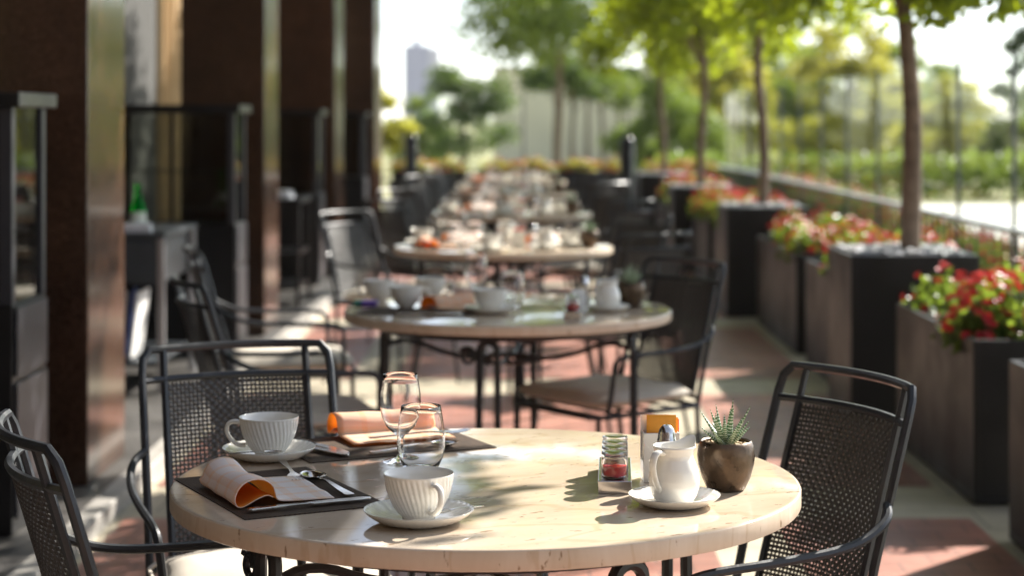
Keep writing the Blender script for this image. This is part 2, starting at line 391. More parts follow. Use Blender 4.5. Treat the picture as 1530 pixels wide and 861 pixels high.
# red brick panels between the cream strips, one floor of panels
pv = MB()
xs = [(-1.30, -.86), (-.62, .60), (.84, 1.49)]
ys = [(-2.5, .35), (.9, 3.25), (3.8, 6.19), (6.74, 9.0), (9.55, 11.9), (12.45, 14.8), (15.35, 17.7), (18.25, 21.6)]
for x0, x1 in xs:
    for y0, y1 in ys: pv.add([(x0, y0, 0), (x1, y0, 0), (x1, y1, 0), (x0, y1, 0)], [(0, 1, 2, 3)])
struct(pv.build('pavement', M['brick'], smooth=0))
struct(MB().b(-5.5, -1.41, -3, 22, -.119, .056).build('walkway', M['walk'], smooth=0))
struct(MB().b(-1.41, -1.335, -3, 22, -.119, .060).build('kerb', M['kerb'], smooth=0, bevel=.006))
struct(MB().b(4.3, 60, -40, 30.5, -.3, -.05).build('path', M['concrete'], smooth=0))

# building: pillars, facade, added shade canopy
bld = thing('hotel_building', 'brown stone building facade with added shade canopy, curtains and tall windows along the terrace', 'building', (-2.75, 0, 0))
def P(mb, name, mat, **k): o = mb.build(name, mat, bld, **k); o.location = (2.75, 0, 0); return o
fw = MB()
fw.b(-3.05, -2.75, -3, 20.9, .056, .35); fw.b(-3.05, -2.75, -3, 20.9, 3.2, 4.0)
for y0, y1 in ((-3, 1.6), (5.2, 7.6), (9.7, 12.0), (14.0, 16.2), (18.3, 20.9)): fw.b(-3.05, -2.75, y0, y1, .35, 3.2)
P(fw, 'wall', M['roofedge'], smooth=0)
P(MB().b(-5.5, -1.42, -3, 21.4, 3.9, 4.3), 'roof', M['soffit'], smooth=0)  # canopy slab out of view, added to keep sky light off the facade
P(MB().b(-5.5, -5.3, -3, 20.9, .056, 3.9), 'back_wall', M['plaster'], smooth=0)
for (y0, y1) in ((1.6, 5.2), (7.6, 9.7), (12.0, 14.0), (16.2, 18.3)):
    wf = MB()
    for yy in (y0+.03, (y0+y1)/2, y1-.03): wf.b(-2.93, -2.87, yy-.03, yy+.03, .35, 3.2)
    wf.b(-2.93, -2.872, y0+.06, y1-.06, .352, .42); wf.b(-2.93, -2.872, y0+.06, y1-.06, 3.13, 3.198)
    wo = P(wf, 'window', M['cabinet'], smooth=0)
    po = MB().b(-2.905, -2.897, y0+.06, y1-.06, .42, 3.13).build('pane', M['winpane'], wo, smooth=0)
    cu = MB(); n = 60; L = (y1-y0)*.62; pts = []
    for i in range(n+1):
        t = i/n; pts.append((-3.12+.035*math.sin(t*26*PI*.62), y0+.2+(y1-y0)*.36*0+t*L))
    vs2 = [(x, y, .4) for x, y in pts]+[(x, y, 3.15) for x, y in pts]+[(x-.004, y, .4) for x, y in pts]+[(x-.004, y, 3.15) for x, y in pts]
    k = n+1; fs = []
    for i in range(n): fs += [(i, i+1, k+i+1, k+i), (2*k+i, 3*k+i, 3*k+i+1, 2*k+i+1)]
    cu.add(vs2, fs); P(cu, 'curtain', M['curtain'])
pil = [(6.44, .60, 'first', 'beside the front table'), (10.92, .62, 'second', 'behind the service trolley'), (15.1, .75, 'third', 'between the two far cabinets'), (19.3, 1.0, 'last', 'at the end of the facade')]
for i, (y, d, o_, wh) in enumerate(pil):
    o = MB().b(-1.97, -1.48, y, y+d, .057, 3.9).build('stone_pillar', M['granite'], bevel=.006)
    tag(o, f'polished brown granite pillar {wh}, {o_} from the front', 'pillar', 'granite pillars of the facade')

# a grey plaster screen wall with curtain, seen between the first two pillars
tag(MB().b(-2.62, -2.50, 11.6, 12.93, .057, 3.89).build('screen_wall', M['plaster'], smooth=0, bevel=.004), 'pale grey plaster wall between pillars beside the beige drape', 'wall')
cu = MB(); n = 70; pts = [(-2.50+.04*math.sin(i/n*11*PI)+.012*math.sin(i*.9), 12.96+1.15*i/n) for i in range(n+1)]; k = n+1
cu.add([(x, y, .08) for x, y in pts]+[(x, y, 3.88) for x, y in pts]+[(x-.005, y, .08) for x, y in pts]+[(x-.005, y, 3.88) for x, y in pts],
       [(i, i+1, k+i+1, k+i) for i in range(n)]+[(2*k+i, 3*k+i, 3*k+i+1, 2*k+i+1) for i in range(n)])
tag(cu.build('drape', M['curtain'], smooth=60), 'long pleated beige drape hanging between the second and third pillar', 'curtain')

# display cabinets in front of the pillars
def make_cabinet():
    t = thing('display_cabinet', None, 'cabinet')
    x0, x1, y0, y1 = -.34, .34, -.2, .2
    MB().b(x0-.03, x1+.03, y0-.03, y1+.03, 1.30, 1.345).build('top', M['cabinet'], t, bevel=.004)
    MB().b(x0, x1, y0, y1, .0, .70).build('base', M['cabinet'], t, bevel=.004)
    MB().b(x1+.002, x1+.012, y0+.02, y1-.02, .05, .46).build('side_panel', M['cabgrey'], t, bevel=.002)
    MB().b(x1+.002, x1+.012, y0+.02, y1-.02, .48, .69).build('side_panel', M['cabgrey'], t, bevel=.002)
    for x in (x0+.02, x1-.02):
        for y in (y0+.02, y1-.02):
            MB().b(x-.02, x+.02, y-.02, y+.02, .70, 1.30).build('post', M['cabgrey'] if x > 0 else M['cabinet'], t, bevel=.003)  # planter-side posts greyer: their lit side is put into the colour
    MB().b(x0+.04, x1-.04, y0+.012, y0+.018, .70, 1.30).build('pane', M['cabpane'], t, smooth=0)
    MB().b(x1-.018, x1-.012, y0+.04, y1-.04, .70, 1.30).build('pane', M['cabpane'], t, smooth=0)
    MB().b(x0+.012, x0+.018, y0+.04, y1-.04, .70, 1.30).build('pane', M['cabpane'], t, smooth=0)
    MB().b(x0+.04, x1-.04, y0+.04, y1-.04, .98, .99).build('shelf', M['cabpane'], t, smooth=0)
    MB().b(-.01, .01, y0+.0, y0+.011, .70, 1.30).build('door_stile', M['cabinet'], t, smooth=0)
    return t
cab = Proto(make_cabinet)
for y, wh in ((5.86, 'beside the first pillar, nearest the camera table'), (10.3, 'between the service trolley and the second pillar'), (14.5, 'in front of the third pillar'), (18.7, 'in front of the last pillar')):
    cab.put((-1.87, y, .057), 0, 'black cabinet with glazed upper half '+wh.replace('nearest the camera table', 'next to the front table'), 'glazed cabinets by the pillars')

# ------------------------------------------------------------------ chair
CW = .195; RC = .045
def yb(z):                                      # recline of the back
    return -.215 - (z-.43)*.29 if z > .43 else -.215
def S(u, z): return Vector((u, yb(z) - RC*(1-(u/CW)**2), z))
def make_chair():
    t = thing('garden_chair', None, 'chair')
    zt = .848
    # outer frame: top rail and both stiles
    mb = MB()
    pts = [S(-CW, .40), S(-CW, .55), S(-CW, .70), S(-CW, .80), S(-CW+.003, .830), S(-CW+.018, zt)]
    pts += [S(-CW+.018+(2*CW-.036)*i/14, zt) for i in range(1, 14)]
    pts += [S(CW-.018, zt), S(CW-.003, .830), S(CW, .80), S(CW, .70), S(CW, .55), S(CW, .40)]
    mb.tube(pts, .0085, 8)
    for s in (-1, 1): mb.tube([S(s*.148, zt), S(s*.148, .6), S(s*.148, .425)], .0078, 6)
    mb.tube([S(-CW+2*CW*i/14, .788) for i in range(15)], .0076, 6)
    mb.tube([S(-CW+2*CW*i/14, .428) for i in range(15)], .0076, 6)
    mb.build('back_frame', M['metal'], t)
    # woven panel: real over-under strips
    wv = MB(); pu = .0086; pz = .0082; U0, U1, Z0, Z1 = -.140, .140, .437, .780
    nu = int((U1-U0)/pu); nz = int((Z1-Z0)/pz)
    def strip(fn, k, across, hw, th):
        vs2 = []; fs2 = []
        for i in range(k+1):
            p, nrm = fn(i)
            for a, b2 in ((-1, -1), (1, -1), (1, 1), (-1, 1)): vs2.append(p + across*(a*hw) + nrm*(b2*th))
        for i in range(k):
            for j in range(4): fs2.append((i*4+j, i*4+(j+1) % 4, (i+1)*4+(j+1) % 4, (i+1)*4+j))
        wv.add(vs2, fs2)
    up = Vector((0, -.29, 1)).normalized(); nr = Vector((0, 1, .29)).normalized()
    wr = random.Random(3)
    for j in range(nz+1):
        z = Z0+j*pz
        strip(lambda i: (S(U0+i*pu*(U1-U0)/(nu*pu), z)+nr*(.0013*(1 if (i+j) % 2 else -1)), nr), nu, up, .0029+wr.uniform(-.0002, .0003), .0006)
    for i in range(nu+1):
        u = U0+i*(U1-U0)/nu
        strip(lambda j: (S(u, Z0+j*(Z1-Z0)/nz)+nr*(-.0013*(1 if (i+j) % 2 else -1)), nr), nz, Vector((1, 0, 0)), .0027+wr.uniform(-.0002, .0003), .0006)
    wv.build('woven_back', M['weave'], t, smooth=0)
    # seat frame and cushion
    sf = MB(); fr = [(-.20, -.215, .405), (.20, -.215, .405), (.225, .18, .405), (.19, .225, .405), (-.19, .225, .405), (-.225, .18, .405)]
    sf.tube(fr, .0085, 6, closed=True)
    for k in range(5): sf.tube([(-.205, -.12+.075*k, .405), (.205, -.12+.075*k, .405)], .005, 5)
    sf.build('seat_frame', M['metal'], t)
    cs = MB(); n = 14; top = []; 
    def cz(a, b2):
        e = max(abs(a), abs(b2)); ex = (1-abs(a)**5)*(1-abs(b2)**5)
        return .030*ex**.5 if ex > 0 else 0
    for sgn in (1, -1):
        vs2 = []
        for i in range(n+1):
            for j in range(n+1):
                a, b2 = -1+2*i/n, -1+2*j/n
                a2, b3 = math.copysign(abs(a)**.75, a), math.copysign(abs(b2)**.75, b2)
                wdt = .205+.015*b3
                vs2.append((a2*wdt*(1-.06*abs(b3)**6), b3*.215*(1-.05*abs(a2)**6), .447+sgn*cz(a2, b3)+(.004*math.sin(a*7)*math.sin(b2*6) if sgn > 0 else 0)))
        fs2 = [(i*(n+1)+j, (i+1)*(n+1)+j, (i+1)*(n+1)+j+1, i*(n+1)+j+1) if sgn > 0 else (i*(n+1)+j, i*(n+1)+j+1, (i+1)*(n+1)+j+1, (i+1)*(n+1)+j) for i in range(n) for j in range(n)]
        cs.add(vs2, fs2)
    cu_ = cs.build('seat_cushion', M['cushion'], t, smooth=75)
    pp = MB(); ring = []
    for a in range(40):
        an = 2*PI*a/40; cx, sx = math.cos(an), math.sin(an)
        q = (abs(cx)**6+abs(sx)**6)**(-1/6)
        ring.append((cx*q*.212, sx*q*.212, .447))
    pp.tube(ring, .0045, 6, closed=True); pp.build('piping', M['cushion'], cu_)
    for s in (-1, 1):
        MB().tube(smoothpath([(s*CW, -.215, .41), (s*CW, -.222, .25), (s*(CW+.005), -.30, .004)]), .0085, 8).build('leg', M['metal'], t)
        MB().tube(smoothpath([(s*.205, .20, .41), (s*.208, .205, .2), (s*.215, .225, .004)]), .0085, 8).build('leg', M['metal'], t)
        y0 = yb(.64)
        MB().tube(smoothpath([(s*CW, y0, .655), (s*(CW+.032), y0+.02, .635), (s*(CW+.045), y0+.10, .600), (s*(CW+.048), -.02, .592), (s*(CW+.048), .13, .590),
                              (s*(CW+.045), .165, .575), (s*(CW+.036), .165, .50), (s*(CW+.022), .172, .405)], 3), .0080, 8).build('armrest', M['metal'], t)
    return t
chair = Proto(make_chair)
def put_chair(bx, by, fx, fy, label, group=None, z=0):
    """bx, by: where the middle of the top rail's chord stands; fx, fy: the way the sitter faces"""
    l = math.hypot(fx, fy); fx /= l; fy /= l
    d = -yb(.848)                               # top rail's corners lie this far behind the origin
    rz = math.atan2(-fx, fy)
    return chair.put((bx+fx*d, by+fy*d, z), rz, label, group)

# ------------------------------------------------------------------ tables
def make_table():
    t = thing('round_table', None, 'table')
    r = .5; pr = [(0, .71), (r-.003, .71), (r-.001, .711), (r, .713), (r, .7365), (r-.0008, .7385), (r-.0026, .7397), (r-.006, .740), (0, .740)]
    top = MB().lathe(pr, 160)
    o = top.build('tabletop', [M['trav'], M['travedge']], t, smooth=35)
    for p in o.data.polygons:
        if abs(p.normal.z) < .5: p.material_index = 1
    ap = MB(); ring = [(.40*math.cos(2*PI*i/48), .40*math.sin(2*PI*i/48), .695) for i in range(48)]
    ap.tube(ring, .012, 6, closed=True); ap.build('apron_ring', M['iron'], t)
    def arc(cx, cz, r0, a0, a1, n=20, r1=None):
        r1 = r0 if r1 is None else r1
        return [(cx+(r0+(r1-r0)*i/n)*math.cos(a0+(a1-a0)*i/n), cz+(r0+(r1-r0)*i/n)*math.sin(a0+(a1-a0)*i/n)) for i in range(n+1)]
    for k in range(4):
        a = R(185+90*k); rad = Vector((math.cos(a), math.sin(a), 0)); tan = Vector((-math.sin(a), math.cos(a), 0))
        leg = MB()
        # two uprights joined by a round hook on top
        prof = [(-.036, .002), (-.028, .30), (-.026, .62)] + [(.0+.026*math.cos(PI-PI*i/8), .655+.026*math.sin(PI-PI*i/8)) for i in range(9)] + [(.026, .62), (.028, .30), (.036, .002)]
        pts = [tan*u + rad*(.385+(.06*(max(0, .35-z)/.35)**1.6)) + Vector((0, 0, z)) for u, z in prof]
        leg.tube(pts, .0105, 8)
        lo = leg.build('leg', M['iron'], t)
        sc = MB()
        # scroll hung beside the hook and bowed brace to the centre
        sp = [(.385-.045+x, .645+z) for x, z in arc(0, 0, .024, R(60), R(60+480), 34, .009)]
        sp = arc(0, 0, .026, R(150), R(150-520), 36, .010)
        sc.tube([rad*.385+tan*(-.060+x)+Vector((0, 0, .640+z)) for x, z in sp], .0062, 6)
        br = smoothpath([(.385, .62), (.31, .645), (.2, .60), (.09, .585), (.0, .60)], 2)
        sc.tube([rad*p[0]+Vector((0, 0, p[1])) for p in [(q[0], q[1]) for q in br]] if False else [rad*q[0]+Vector((0, 0, q[1])) for q in [Vector((p[0], p[1], 0)) for p in br]], .008, 6)
        a2 = a+PI/4
        sc.build('scroll_brace', M['iron'], lo)
    ri = MB(); ri.tube([(.09*math.cos(2*PI*i/32), .09*math.sin(2*PI*i/32), .585) for i in range(32)], .008, 6, closed=True)
    ri.build('centre_ring', M['iron'], t)
    return t
table = Proto(make_table)
TB = [(-.052, 3.008), (-.033, 5.74), (-.07, 8.6), (-.04, 11.75), (-.05, 14.9), (-.05, 17.9)]
TN = ['front table', 'second table', 'third table', 'fourth table', 'fifth table', 'last table']
for (x, y), n in zip(TB, TN):
    table.put((x, y, 0), R(28) if n == 'front table' else R(-13), f'round travertine {n} on black iron legs, ' + {'front table': 'half in sun, with the zebra succulent', 'second table': 'behind the wine glasses of the front one', 'third table': 'in the middle of the row', 'fourth table': 'beyond the third in the row', 'fifth table': 'beyond the fourth in the row', 'last table': 'by the far flower boxes'}[n], 'round stone tables in a row')

G_CH = 'woven metal chairs round the tables'
put_chair(.598, 3.42, -.89, -.45, 'sunlit gunmetal chair with woven back behind the succulent, at the front table', G_CH)
put_chair(-.583, 3.87, .34, -.94, 'bluish gunmetal chair behind the fluted cup at the front table', G_CH)
put_chair(-.736, 2.83, .91, .41, 'dark chair cropped by the picture edge, by the striped napkin of the front table', G_CH)
put_chair(.55, 6.22, -.80, -.60, 'dark chair with cream cushion at the second table, beside its bronze pot', G_CH)
ch_rows = [
 (.565, 7.72, -.55, .83, 'chair with gleaming top rail turned to us, third table, planter side'),
 (-.88, 9.55, .72, -.55, 'bluish chair at the third table on the building side, facing us'),
 (.62, 9.45, -.7, -.7, 'chair at the third table on the far planter side'),
 (-.78, 10.95, .7, .7, 'chair at the fourth table on the near building side'),
 (.66, 10.9, -.7, .7, 'chair at the fourth table on the near planter side'),
 (-.80, 12.6, .7, -.7, 'chair at the fourth table on the far building side'),
 (.62, 12.65, -.7, -.7, 'chair at the fourth table on the far planter side'),
 (-.85, 14.1, .7, .7, 'chair at the fifth table on the near building side'),
 (.70, 14.0, -.7, .7, 'chair at the fifth table on the near planter side'),
 (-.80, 15.75, .7, -.7, 'chair at the fifth table on the far building side'),
 (.68, 15.8, -.7, -.7, 'chair at the fifth table on the far planter side'),
 (-.85, 17.1, .7, .7, 'chair at the last table on the near building side'),
 (.72, 17.0, -.7, .7, 'chair at the last table on the near planter side'),
 (-.80, 18.8, .7, -.7, 'chair at the last table on the far building side'),
 (.70, 18.8, -.7, -.7, 'chair at the last table on the far planter side')]
for x, y, fx, fy, l in ch_rows: put_chair(x, y, fx, fy, 'dark woven '+l, G_CH)
put_chair(-.955, 5.45, .93, .37, 'dark chair seen from the side at the second table, nearer one by the kerb', G_CH)
put_chair(-1.165, 6.80, .97, .22, 'chair with shiny rail seen from the side by the kerb, behind the nearer one', G_CH)

# ------------------------------------------------------------------ tableware
TZ = .7402
def make_saucer(r=.079):
    t = thing('saucer', None, 'saucer')
    def fn(i, rr, z, a):
        if 3 <= i <= 5 or 8 <= i <= 10: return rr*(1+.006*math.cos(36*a+rr*60)), z+.0005*math.cos(36*a+rr*60)
        return rr, z
    pr = [(0, .003), (.022, .003), (.026, 0), (.045, .0), (.062, .006), (.074, .014), (.0785, .0185), (.079, .0195), (.0782, .0203), (.072, .0165), (.058, .009), (.045, .0058), (.030, .0052), (.027, .0045), (0, .0045)]
    MB().lathe(pr, 144, fn=fn).build('dish', M['porcelain'], t, smooth=60)
    MB().tube([(.0787*math.cos(2*PI*i/96), .0787*math.sin(2*PI*i/96), .0200) for i in range(96)], .0006, 5, closed=True).build('rim', M['gilt'], t)
    return t
saucer = Proto(make_saucer)
def make_cup():
    t = thing('coffee_cup', None, 'cup')
    outer = [(0, .003), (.018, .003), (.0215, 0), (.0235, .001), (.0235, .004), (.030, .010), (.0365, .019), (.0425, .031), (.0465, .043), (.0488, .055), (.0500, .0645)]
    inner = [(.0505, .0658), (.0500, .0665), (.0490, .0662), (.0472, .055), (.0448, .043), (.0405, .030), (.034, .018), (.024, .0085), (.012, .0065), (0, .006)]
    # refine
    def fine(p, k):
        q = []
        for a, b2 in zip(p, p[1:]):
            for i in range(k): q.append((a[0]+(b2[0]-a[0])*i/k, a[1]+(b2[1]-a[1])*i/k))
        return q+[p[-1]]
    o2 = outer[:4]+fine(outer[4:], 3); nO = len(o2)
    def fn(i, r, z, a):
        if 4 <= i < nO:
            e = min(1, (z-.004)/.010)*min(1, max(0, (.0655-z)/.006))
            c = abs(math.cos(19*(a+z*4.5)))
            return r*(1-.030*e*(1-c)**1.5*1.6+.008*e), z
        return r, z
    MB().lathe(o2+inner, 180, fn=fn).build('bowl', M['porcelain'], t, smooth=70)
    h = smoothpath([(.0455, 0, .052), (.058, 0, .0575), (.072, 0, .054), (.0755, 0, .040), (.068, 0, .026), (.054, 0, .016), (.040, 0, .0165)], 3)
    hm = MB(); hm.tube(h, [.0036+.0012*abs(i/(len(h)-1)-.5) for i in range(len(h))], 10, flat=(1., 1.25)); hm.build('handle', M['porcelain'], t)
    return t
cup = Proto(make_cup)
def make_jug():
    t = thing('milk_jug', None, 'jug')
    pr = [(0, .002), (.024, .002), (.0265, 0), (.0290, .003), (.0350, .012), (.0390, .026), (.0395, .038), (.0375, .051), (.0330, .062), (.0300, .069), (.0295, .074), (.0312, .081), (.0335, .0865), (.0325, .088), (.0305, .0865), (.0275, .078), (.0275, .070), (.0315, .060), (.035, .048), (.036, .035), (.033, .018), (.02, .006), (0, .005)]
    q = []
    for a, b2 in zip(pr, pr[1:]):
        for i in range(3): q.append((a[0]+(b2[0]-a[0])*i/3, a[1]+(b2[1]-a[1])*i/3))
    q.append(pr[-1])
    def fn(i, r, z, a):
        d = (a+PI) % (2*PI)-PI; w2 = math.exp(-(d/.38)**2)
        if z > .066 and 27 <= i <= 48:
            k = min(1, (z-.066)/.022); return r+.0150*w2*k*k, z+.0100*w2*k*k - .002*k*math.cos(d)*0
        return r, z
    MB().lathe(q, 96, fn=fn).build('body', M['porcelain'], t, smooth=70)
    h = smoothpath([(-.029, 0, .078), (-.040, 0, .083), (-.051, 0, .077), (-.055, 0, .060), (-.048, 0, .040), (-.037, 0, .024), (-.034, 0, .020)], 3)
    MB().tube(h, [.0052-.0018*i/(len(h)-1) for i in range(len(h))], 12, flat=(.8, 1.4)).build('handle', M['porcelain'], t)
    return t
jug = Proto(make_jug)
def make_pot():
    t = thing('plant_pot', None, 'pot')
    pr = [(0, 0), (.026, 0), (.030, .003), (.038, .020), (.0435, .040), (.0450, .054), (.0435, .067), (.0400, .0755), (.0385, .0765), (.0365, .075), (.0385, .066), (.039, .060), (0, .060)]
    MB().lathe(pr, 72).build('body', M['bronze'], t, smooth=50)
    g = MB(); rr = random.Random(5); g.lathe([(.0375, .062), (.0378, .068), (.02, .0705), (0, .071)], 32)
    for _ in range(130):
        a = rr.uniform(0, 2*PI); d = .036*math.sqrt(rr.random()); s_ = rr.uniform(.0012, .0026)
        g.box((d*math.cos(a), d*math.sin(a), .0705), (s_*2, s_*1.6, s_*1.5), rr.uniform(0, 3), rr.uniform(0, 3))
    g.build('grit', M['grit'], t, smooth=0)
    return t
pot = Proto(make_pot)
def make_succulent():
    rr = random.Random(11); V = []; Fc = []; UV = []
    leaves = []
    for k in range(22):
        ring = k/22; el = R(84-58*ring**.8+rr.uniform(-6, 6)); az = k*2.399+rr.uniform(-.2, .2); L = rr.uniform(.050, .072)*(1.05-.28*ring)
        leaves.append((el, az, L))
    for el, az, L in leaves:
        d = Vector((math.cos(el)*math.cos(az), math.cos(el)*math.sin(az), math.sin(el)))
        side = Vector((-math.sin(az), math.cos(az), 0)); nrm = side.cross(d).normalized(); o = len(V); n = 12; m_ = 7
        for i in range(n+1):
            s_ = i/n; wd = .0058*(1-s_)**.75*(.75+.6*s_*(1-s_)*2)+.0003
            p = d*(L*s_) + Vector((0, 0, 1))*(.014*s_*s_*(1-math.sin(el))) + nrm*0 + Vector((math.cos(az), math.sin(az), 0))*.004
            for j in range(m_):
                a = 2*PI*j/m_; V.append(p+side*(wd*math.cos(a))+nrm*(wd*.62*math.sin(a))); UV.append((j/m_, s_))
        for i in range(n):
            for j in range(m_): Fc.append((o+i*m_+j, o+i*m_+(j+1) % m_, o+(i+1)*m_+(j+1) % m_, o+(i+1)*m_+j))
    mb = MB(); mb.v = [tuple(v) for v in V]; mb.f = Fc
    o = mb.build('succulent', M['zebra'], None, smooth=60); uvl = o.data.uv_layers.new(name='UVMap')
    for lp in o.data.loops: uvl.data[lp.index].uv = UV[lp.vertex_index]
    o['category'] = 'succulent'
    return o
succ = Proto(make_succulent)
def make_wine():
    t = thing('wine_glass', None, 'wine glass')
    o = [(.0, .0), (.030, .0), (.0325, .0012), (.031, .0022), (.018, .0045), (.007, .0085), (.0042, .016), (.0038, .030), (.0042, .042), (.007, .0475), (.015, .0535), (.026, .065), (.0335, .082), (.0365, .100), (.0355, .122), (.0325, .142), (.0300, .156)]
    i_ = [(.02985, .1563), (.0295, .156), (.0320, .142), (.0350, .122), (.0360, .100), (.0330, .083), (.0252, .0665), (.0145, .0555), (.006, .0515), (0, .0505)]
    def sp(p):
        q = []
        for a, b2 in zip(p, p[1:]):
            for k in range(2): q.append((a[0]+(b2[0]-a[0])*k/2, a[1]+(b2[1]-a[1])*k/2))
        return q+[p[-1]]
    g = MB(); g.lathe(o+i_, 72).build('bowl', M['glass'], t, smooth=70); return t
wine = Proto(make_wine)
def make_tumbler():
    t = thing('stemless_glass', None, 'glass')
    o = [(0, .002), (.016, .0016), (.020, 0), (.0235, .0012), (.030, .010), (.0365, .025), (.0395, .042), (.0395, .058), (.0375, .078), (.0345, .096), (.0325, .108)]
    i_ = [(.0323, .1085), (.0319, .108), (.0339, .096), (.0369, .078), (.0389, .058), (.0388, .042), (.0356, .0258), (.029, .0125), (.018, .0062), (0, .0055)]
    MB().lathe(o+i_, 72).build('bowl', M['glass'], t, smooth=70); return t
tumb = Proto(make_tumbler)
def make_mat(L, W):
    o = MB().b(-L/2, L/2, -W/2, W/2, 0, .0016).build('placemat', M['mat'], smooth=0); o['category'] = 'placemat'; return o
pmat = Proto(lambda: make_mat(.345, .225))
def make_napkin(outer='napkin'):
    # profile runs along +x (hump first, then the flap), the sheet is as deep as the hump is long (y)
    pr = [(.056, .0150), (.046, .0185), (.032, .0150), (.018, .0080), (.008, .0040), (.001, .006), (-.003, .016), (.001, .030), (.011, .0395), (.027, .043), (.043, .0405), (.054, .0315), (.058, .0195), (.061, .0100), (.068, .0068), (.085, .0060), (.11, .0056), (.135, .0056), (.152, .0054)]
    pts = smoothpath([(x, z, 0) for x, z in pr], 1); n = 14; D = .19; V = []; UV = []; Fc = []
    s = 0; ss = [0]
    for a, b2 in zip(pts, pts[1:]): s += (b2-a).length; ss.append(s)
    rr = random.Random(4)
    for i, p in enumerate(pts):
        hump = max(0, min(1, p[1]/.03))
        for j in range(n+1):
            v = j/n; sag = 1-.10*math.sin(PI*v)*hump+.03*math.sin(v*9+i*.3)*hump
            V.append((p[0]+.003*math.sin(v*5+1)*hump+.006*v*(1 if i > 12 else 0), (v-.5)*D, max(.0014, p[1]*sag+.0009*math.sin(v*11+i*.5+math.sin(v*5+i*.3)*1.3)*(1 if i > len(pts)-14 else .7)))); UV.append((ss[i], v*D))
    k = n+1
    for i in range(len(pts)-1):
        for j in range(n): Fc.append((i*k+j, (i+1)*k+j, (i+1)*k+j+1, i*k+j+1))
    mb = MB(); mb.v = V; mb.f = Fc
    o = mb.build('napkin', [M[outer], M['napkin_in']], smooth=80); uvl = o.data.uv_layers.new(name='UVMap')
    for lp in o.data.loops: uvl.data[lp.index].uv = UV[lp.vertex_index]
    sm = o.modifiers.new('fold', 'SOLIDIFY'); sm.thickness = .0015; sm.offset = 1; sm.material_offset = 1; sm.material_offset_rim = 0
    o['category'] = 'napkin'; return o
napkin = Proto(make_napkin); napkin2 = Proto(lambda: make_napkin('napkin_sunlit'))
def blade(mb, pts, ws, th):                      # a flat bar with a width per point (x along, z height)
    V = []; 
    for (x, z), w_ in zip(pts, ws):
        for sy, sz in ((-1, -1), (1, -1), (1, 1), (-1, 1)): V.append((x, sy*w_, z+sz*th))
    F2 = []
    for i in range(len(pts)-1):
        for j in range(4): F2.append((i*4+j, i*4+(j+1) % 4, (i+1)*4+(j+1) % 4, (i+1)*4+j))
    F2 += [(3, 2, 1, 0), tuple((len(pts)-1)*4+j for j in range(4))]
    mb.add(V, F2)
def make_knife():
    mb = MB(); blade(mb, [(0, .006), (.004, .006), (.05, .0062), (.09, .006), (.094, .006), (.10, .0055), (.15, .0050), (.18, .0048), (.195, .0046)], [.004, .0062, .0052, .0046, .0038, .0078, .0085, .008, .002], .0018)
    o = mb.build('knife', M['steel'], smooth=40, bevel=.0008); o['category'] = 'knife'; return o
knife = Proto(make_knife)
def make_fork():
    mb = MB(); blade(mb, [(0, .005), (.004, .0048), (.05, .0062), (.10, .0082), (.125, .0075), (.140, .006), (.148, .0055)], [.004, .0062, .0048, .0026, .004, .0105, .0115], .0011)
    for k in range(4):
        y = -.0092+.00613*k; V = []
        mb.tube([(.147, y, .0056), (.165, y, .0052), (.180, y*.97, .0068), (.190, y*.95, .0092)], [.0017, .0015, .0012, .0006], 5)
    o = mb.build('fork', M['steel'], smooth=50); o['category'] = 'fork'; return o
fork = Proto(make_fork)
def make_spoon():
    t = thing('spoon', None, 'spoon'); mb = MB()
    blade(mb, [(0, .004), (.004, .004), (.04, .0052), (.09, .0085), (.115, .0068), (.124, .0052)], [.0045, .0068, .0050, .0026, .0024, .0036], .0012)
    mb.build('handle', M['steel'], t, smooth=50)
    bw = MB(); n = 20; m_ = 6; L, W = .026, .0175; V = []; F2 = []
    for sgn in (0, 1):
        for i in range(m_+1):
            q = i/m_
            for j in range(n):
                a = 2*PI*j/n; z = .0082-(1-q*q)*.0075+(sgn*.0010)
                V.append((.146+L*q*math.cos(a), W*q*math.sin(a)*(1-.18*math.cos(a)), z))
    k = n*(m_+1)
    for i in range(m_):
        for j in range(n):
            a, b2, c, d = i*n+j, i*n+(j+1) % n, (i+1)*n+(j+1) % n, (i+1)*n+j
            F2 += [(d, c, b2, a), (k+a, k+b2, k+c, k+d)]
    for j in range(n): F2.append((m_*n+j, m_*n+(j+1) % n, k+m_*n+(j+1) % n, k+m_*n+j))
    bw.add(V, F2); bw.build('bowl', M['steel'], t, smooth=70); return t
spoon = Proto(make_spoon)
def make_rack():
    t = thing('jar_rack', None, 'rack')
    L, W = .205, .052
    MB().b(-W/2, W/2, 0, L, .0, .020).build('tray', M['chrome'], t, bevel=.0015)
    return t
rack = Proto(make_rack)
def make_jar(jam='jam'):
    t = thing('jam_jar', None, 'jar')
    o = [(0, 0), (.0185, 0), (.0208, .002), (.0212, .006), (.0212, .030), (.0202, .034), (.0192, .036), (.0200, .0375), (.0200, .0455)]
    i_ = [(.0196, .0462), (.0186, .0460), (.0182, .0375), (.0178, .0355), (.0188, .033), (.0196, .029), (.0196, .006), (.0175, .003), (0, .003)]
    o = [(r_, z_*.86) for r_, z_ in o]; i_ = [(r_, z_*.86) for r_, z_ in i_]
    MB().lathe(o+i_, 40).build('glass_body', M['glass'], t, smooth=60)
    MB().lathe([(0, .0034), (.0172, .0034), (.0193, .0062), (.0193, .019), (.0175, .020), (0, .0203)], 36).build('jam', M[jam], t, smooth=60)
    MB().lathe([(.0206, .0345), (.0206, .0394), (.0200, .0406), (.0150, .0411), (0, .0411), (0, .0407), (.0148, .0405)], 40).build('lid', M['glass'], t, smooth=60)
    return t
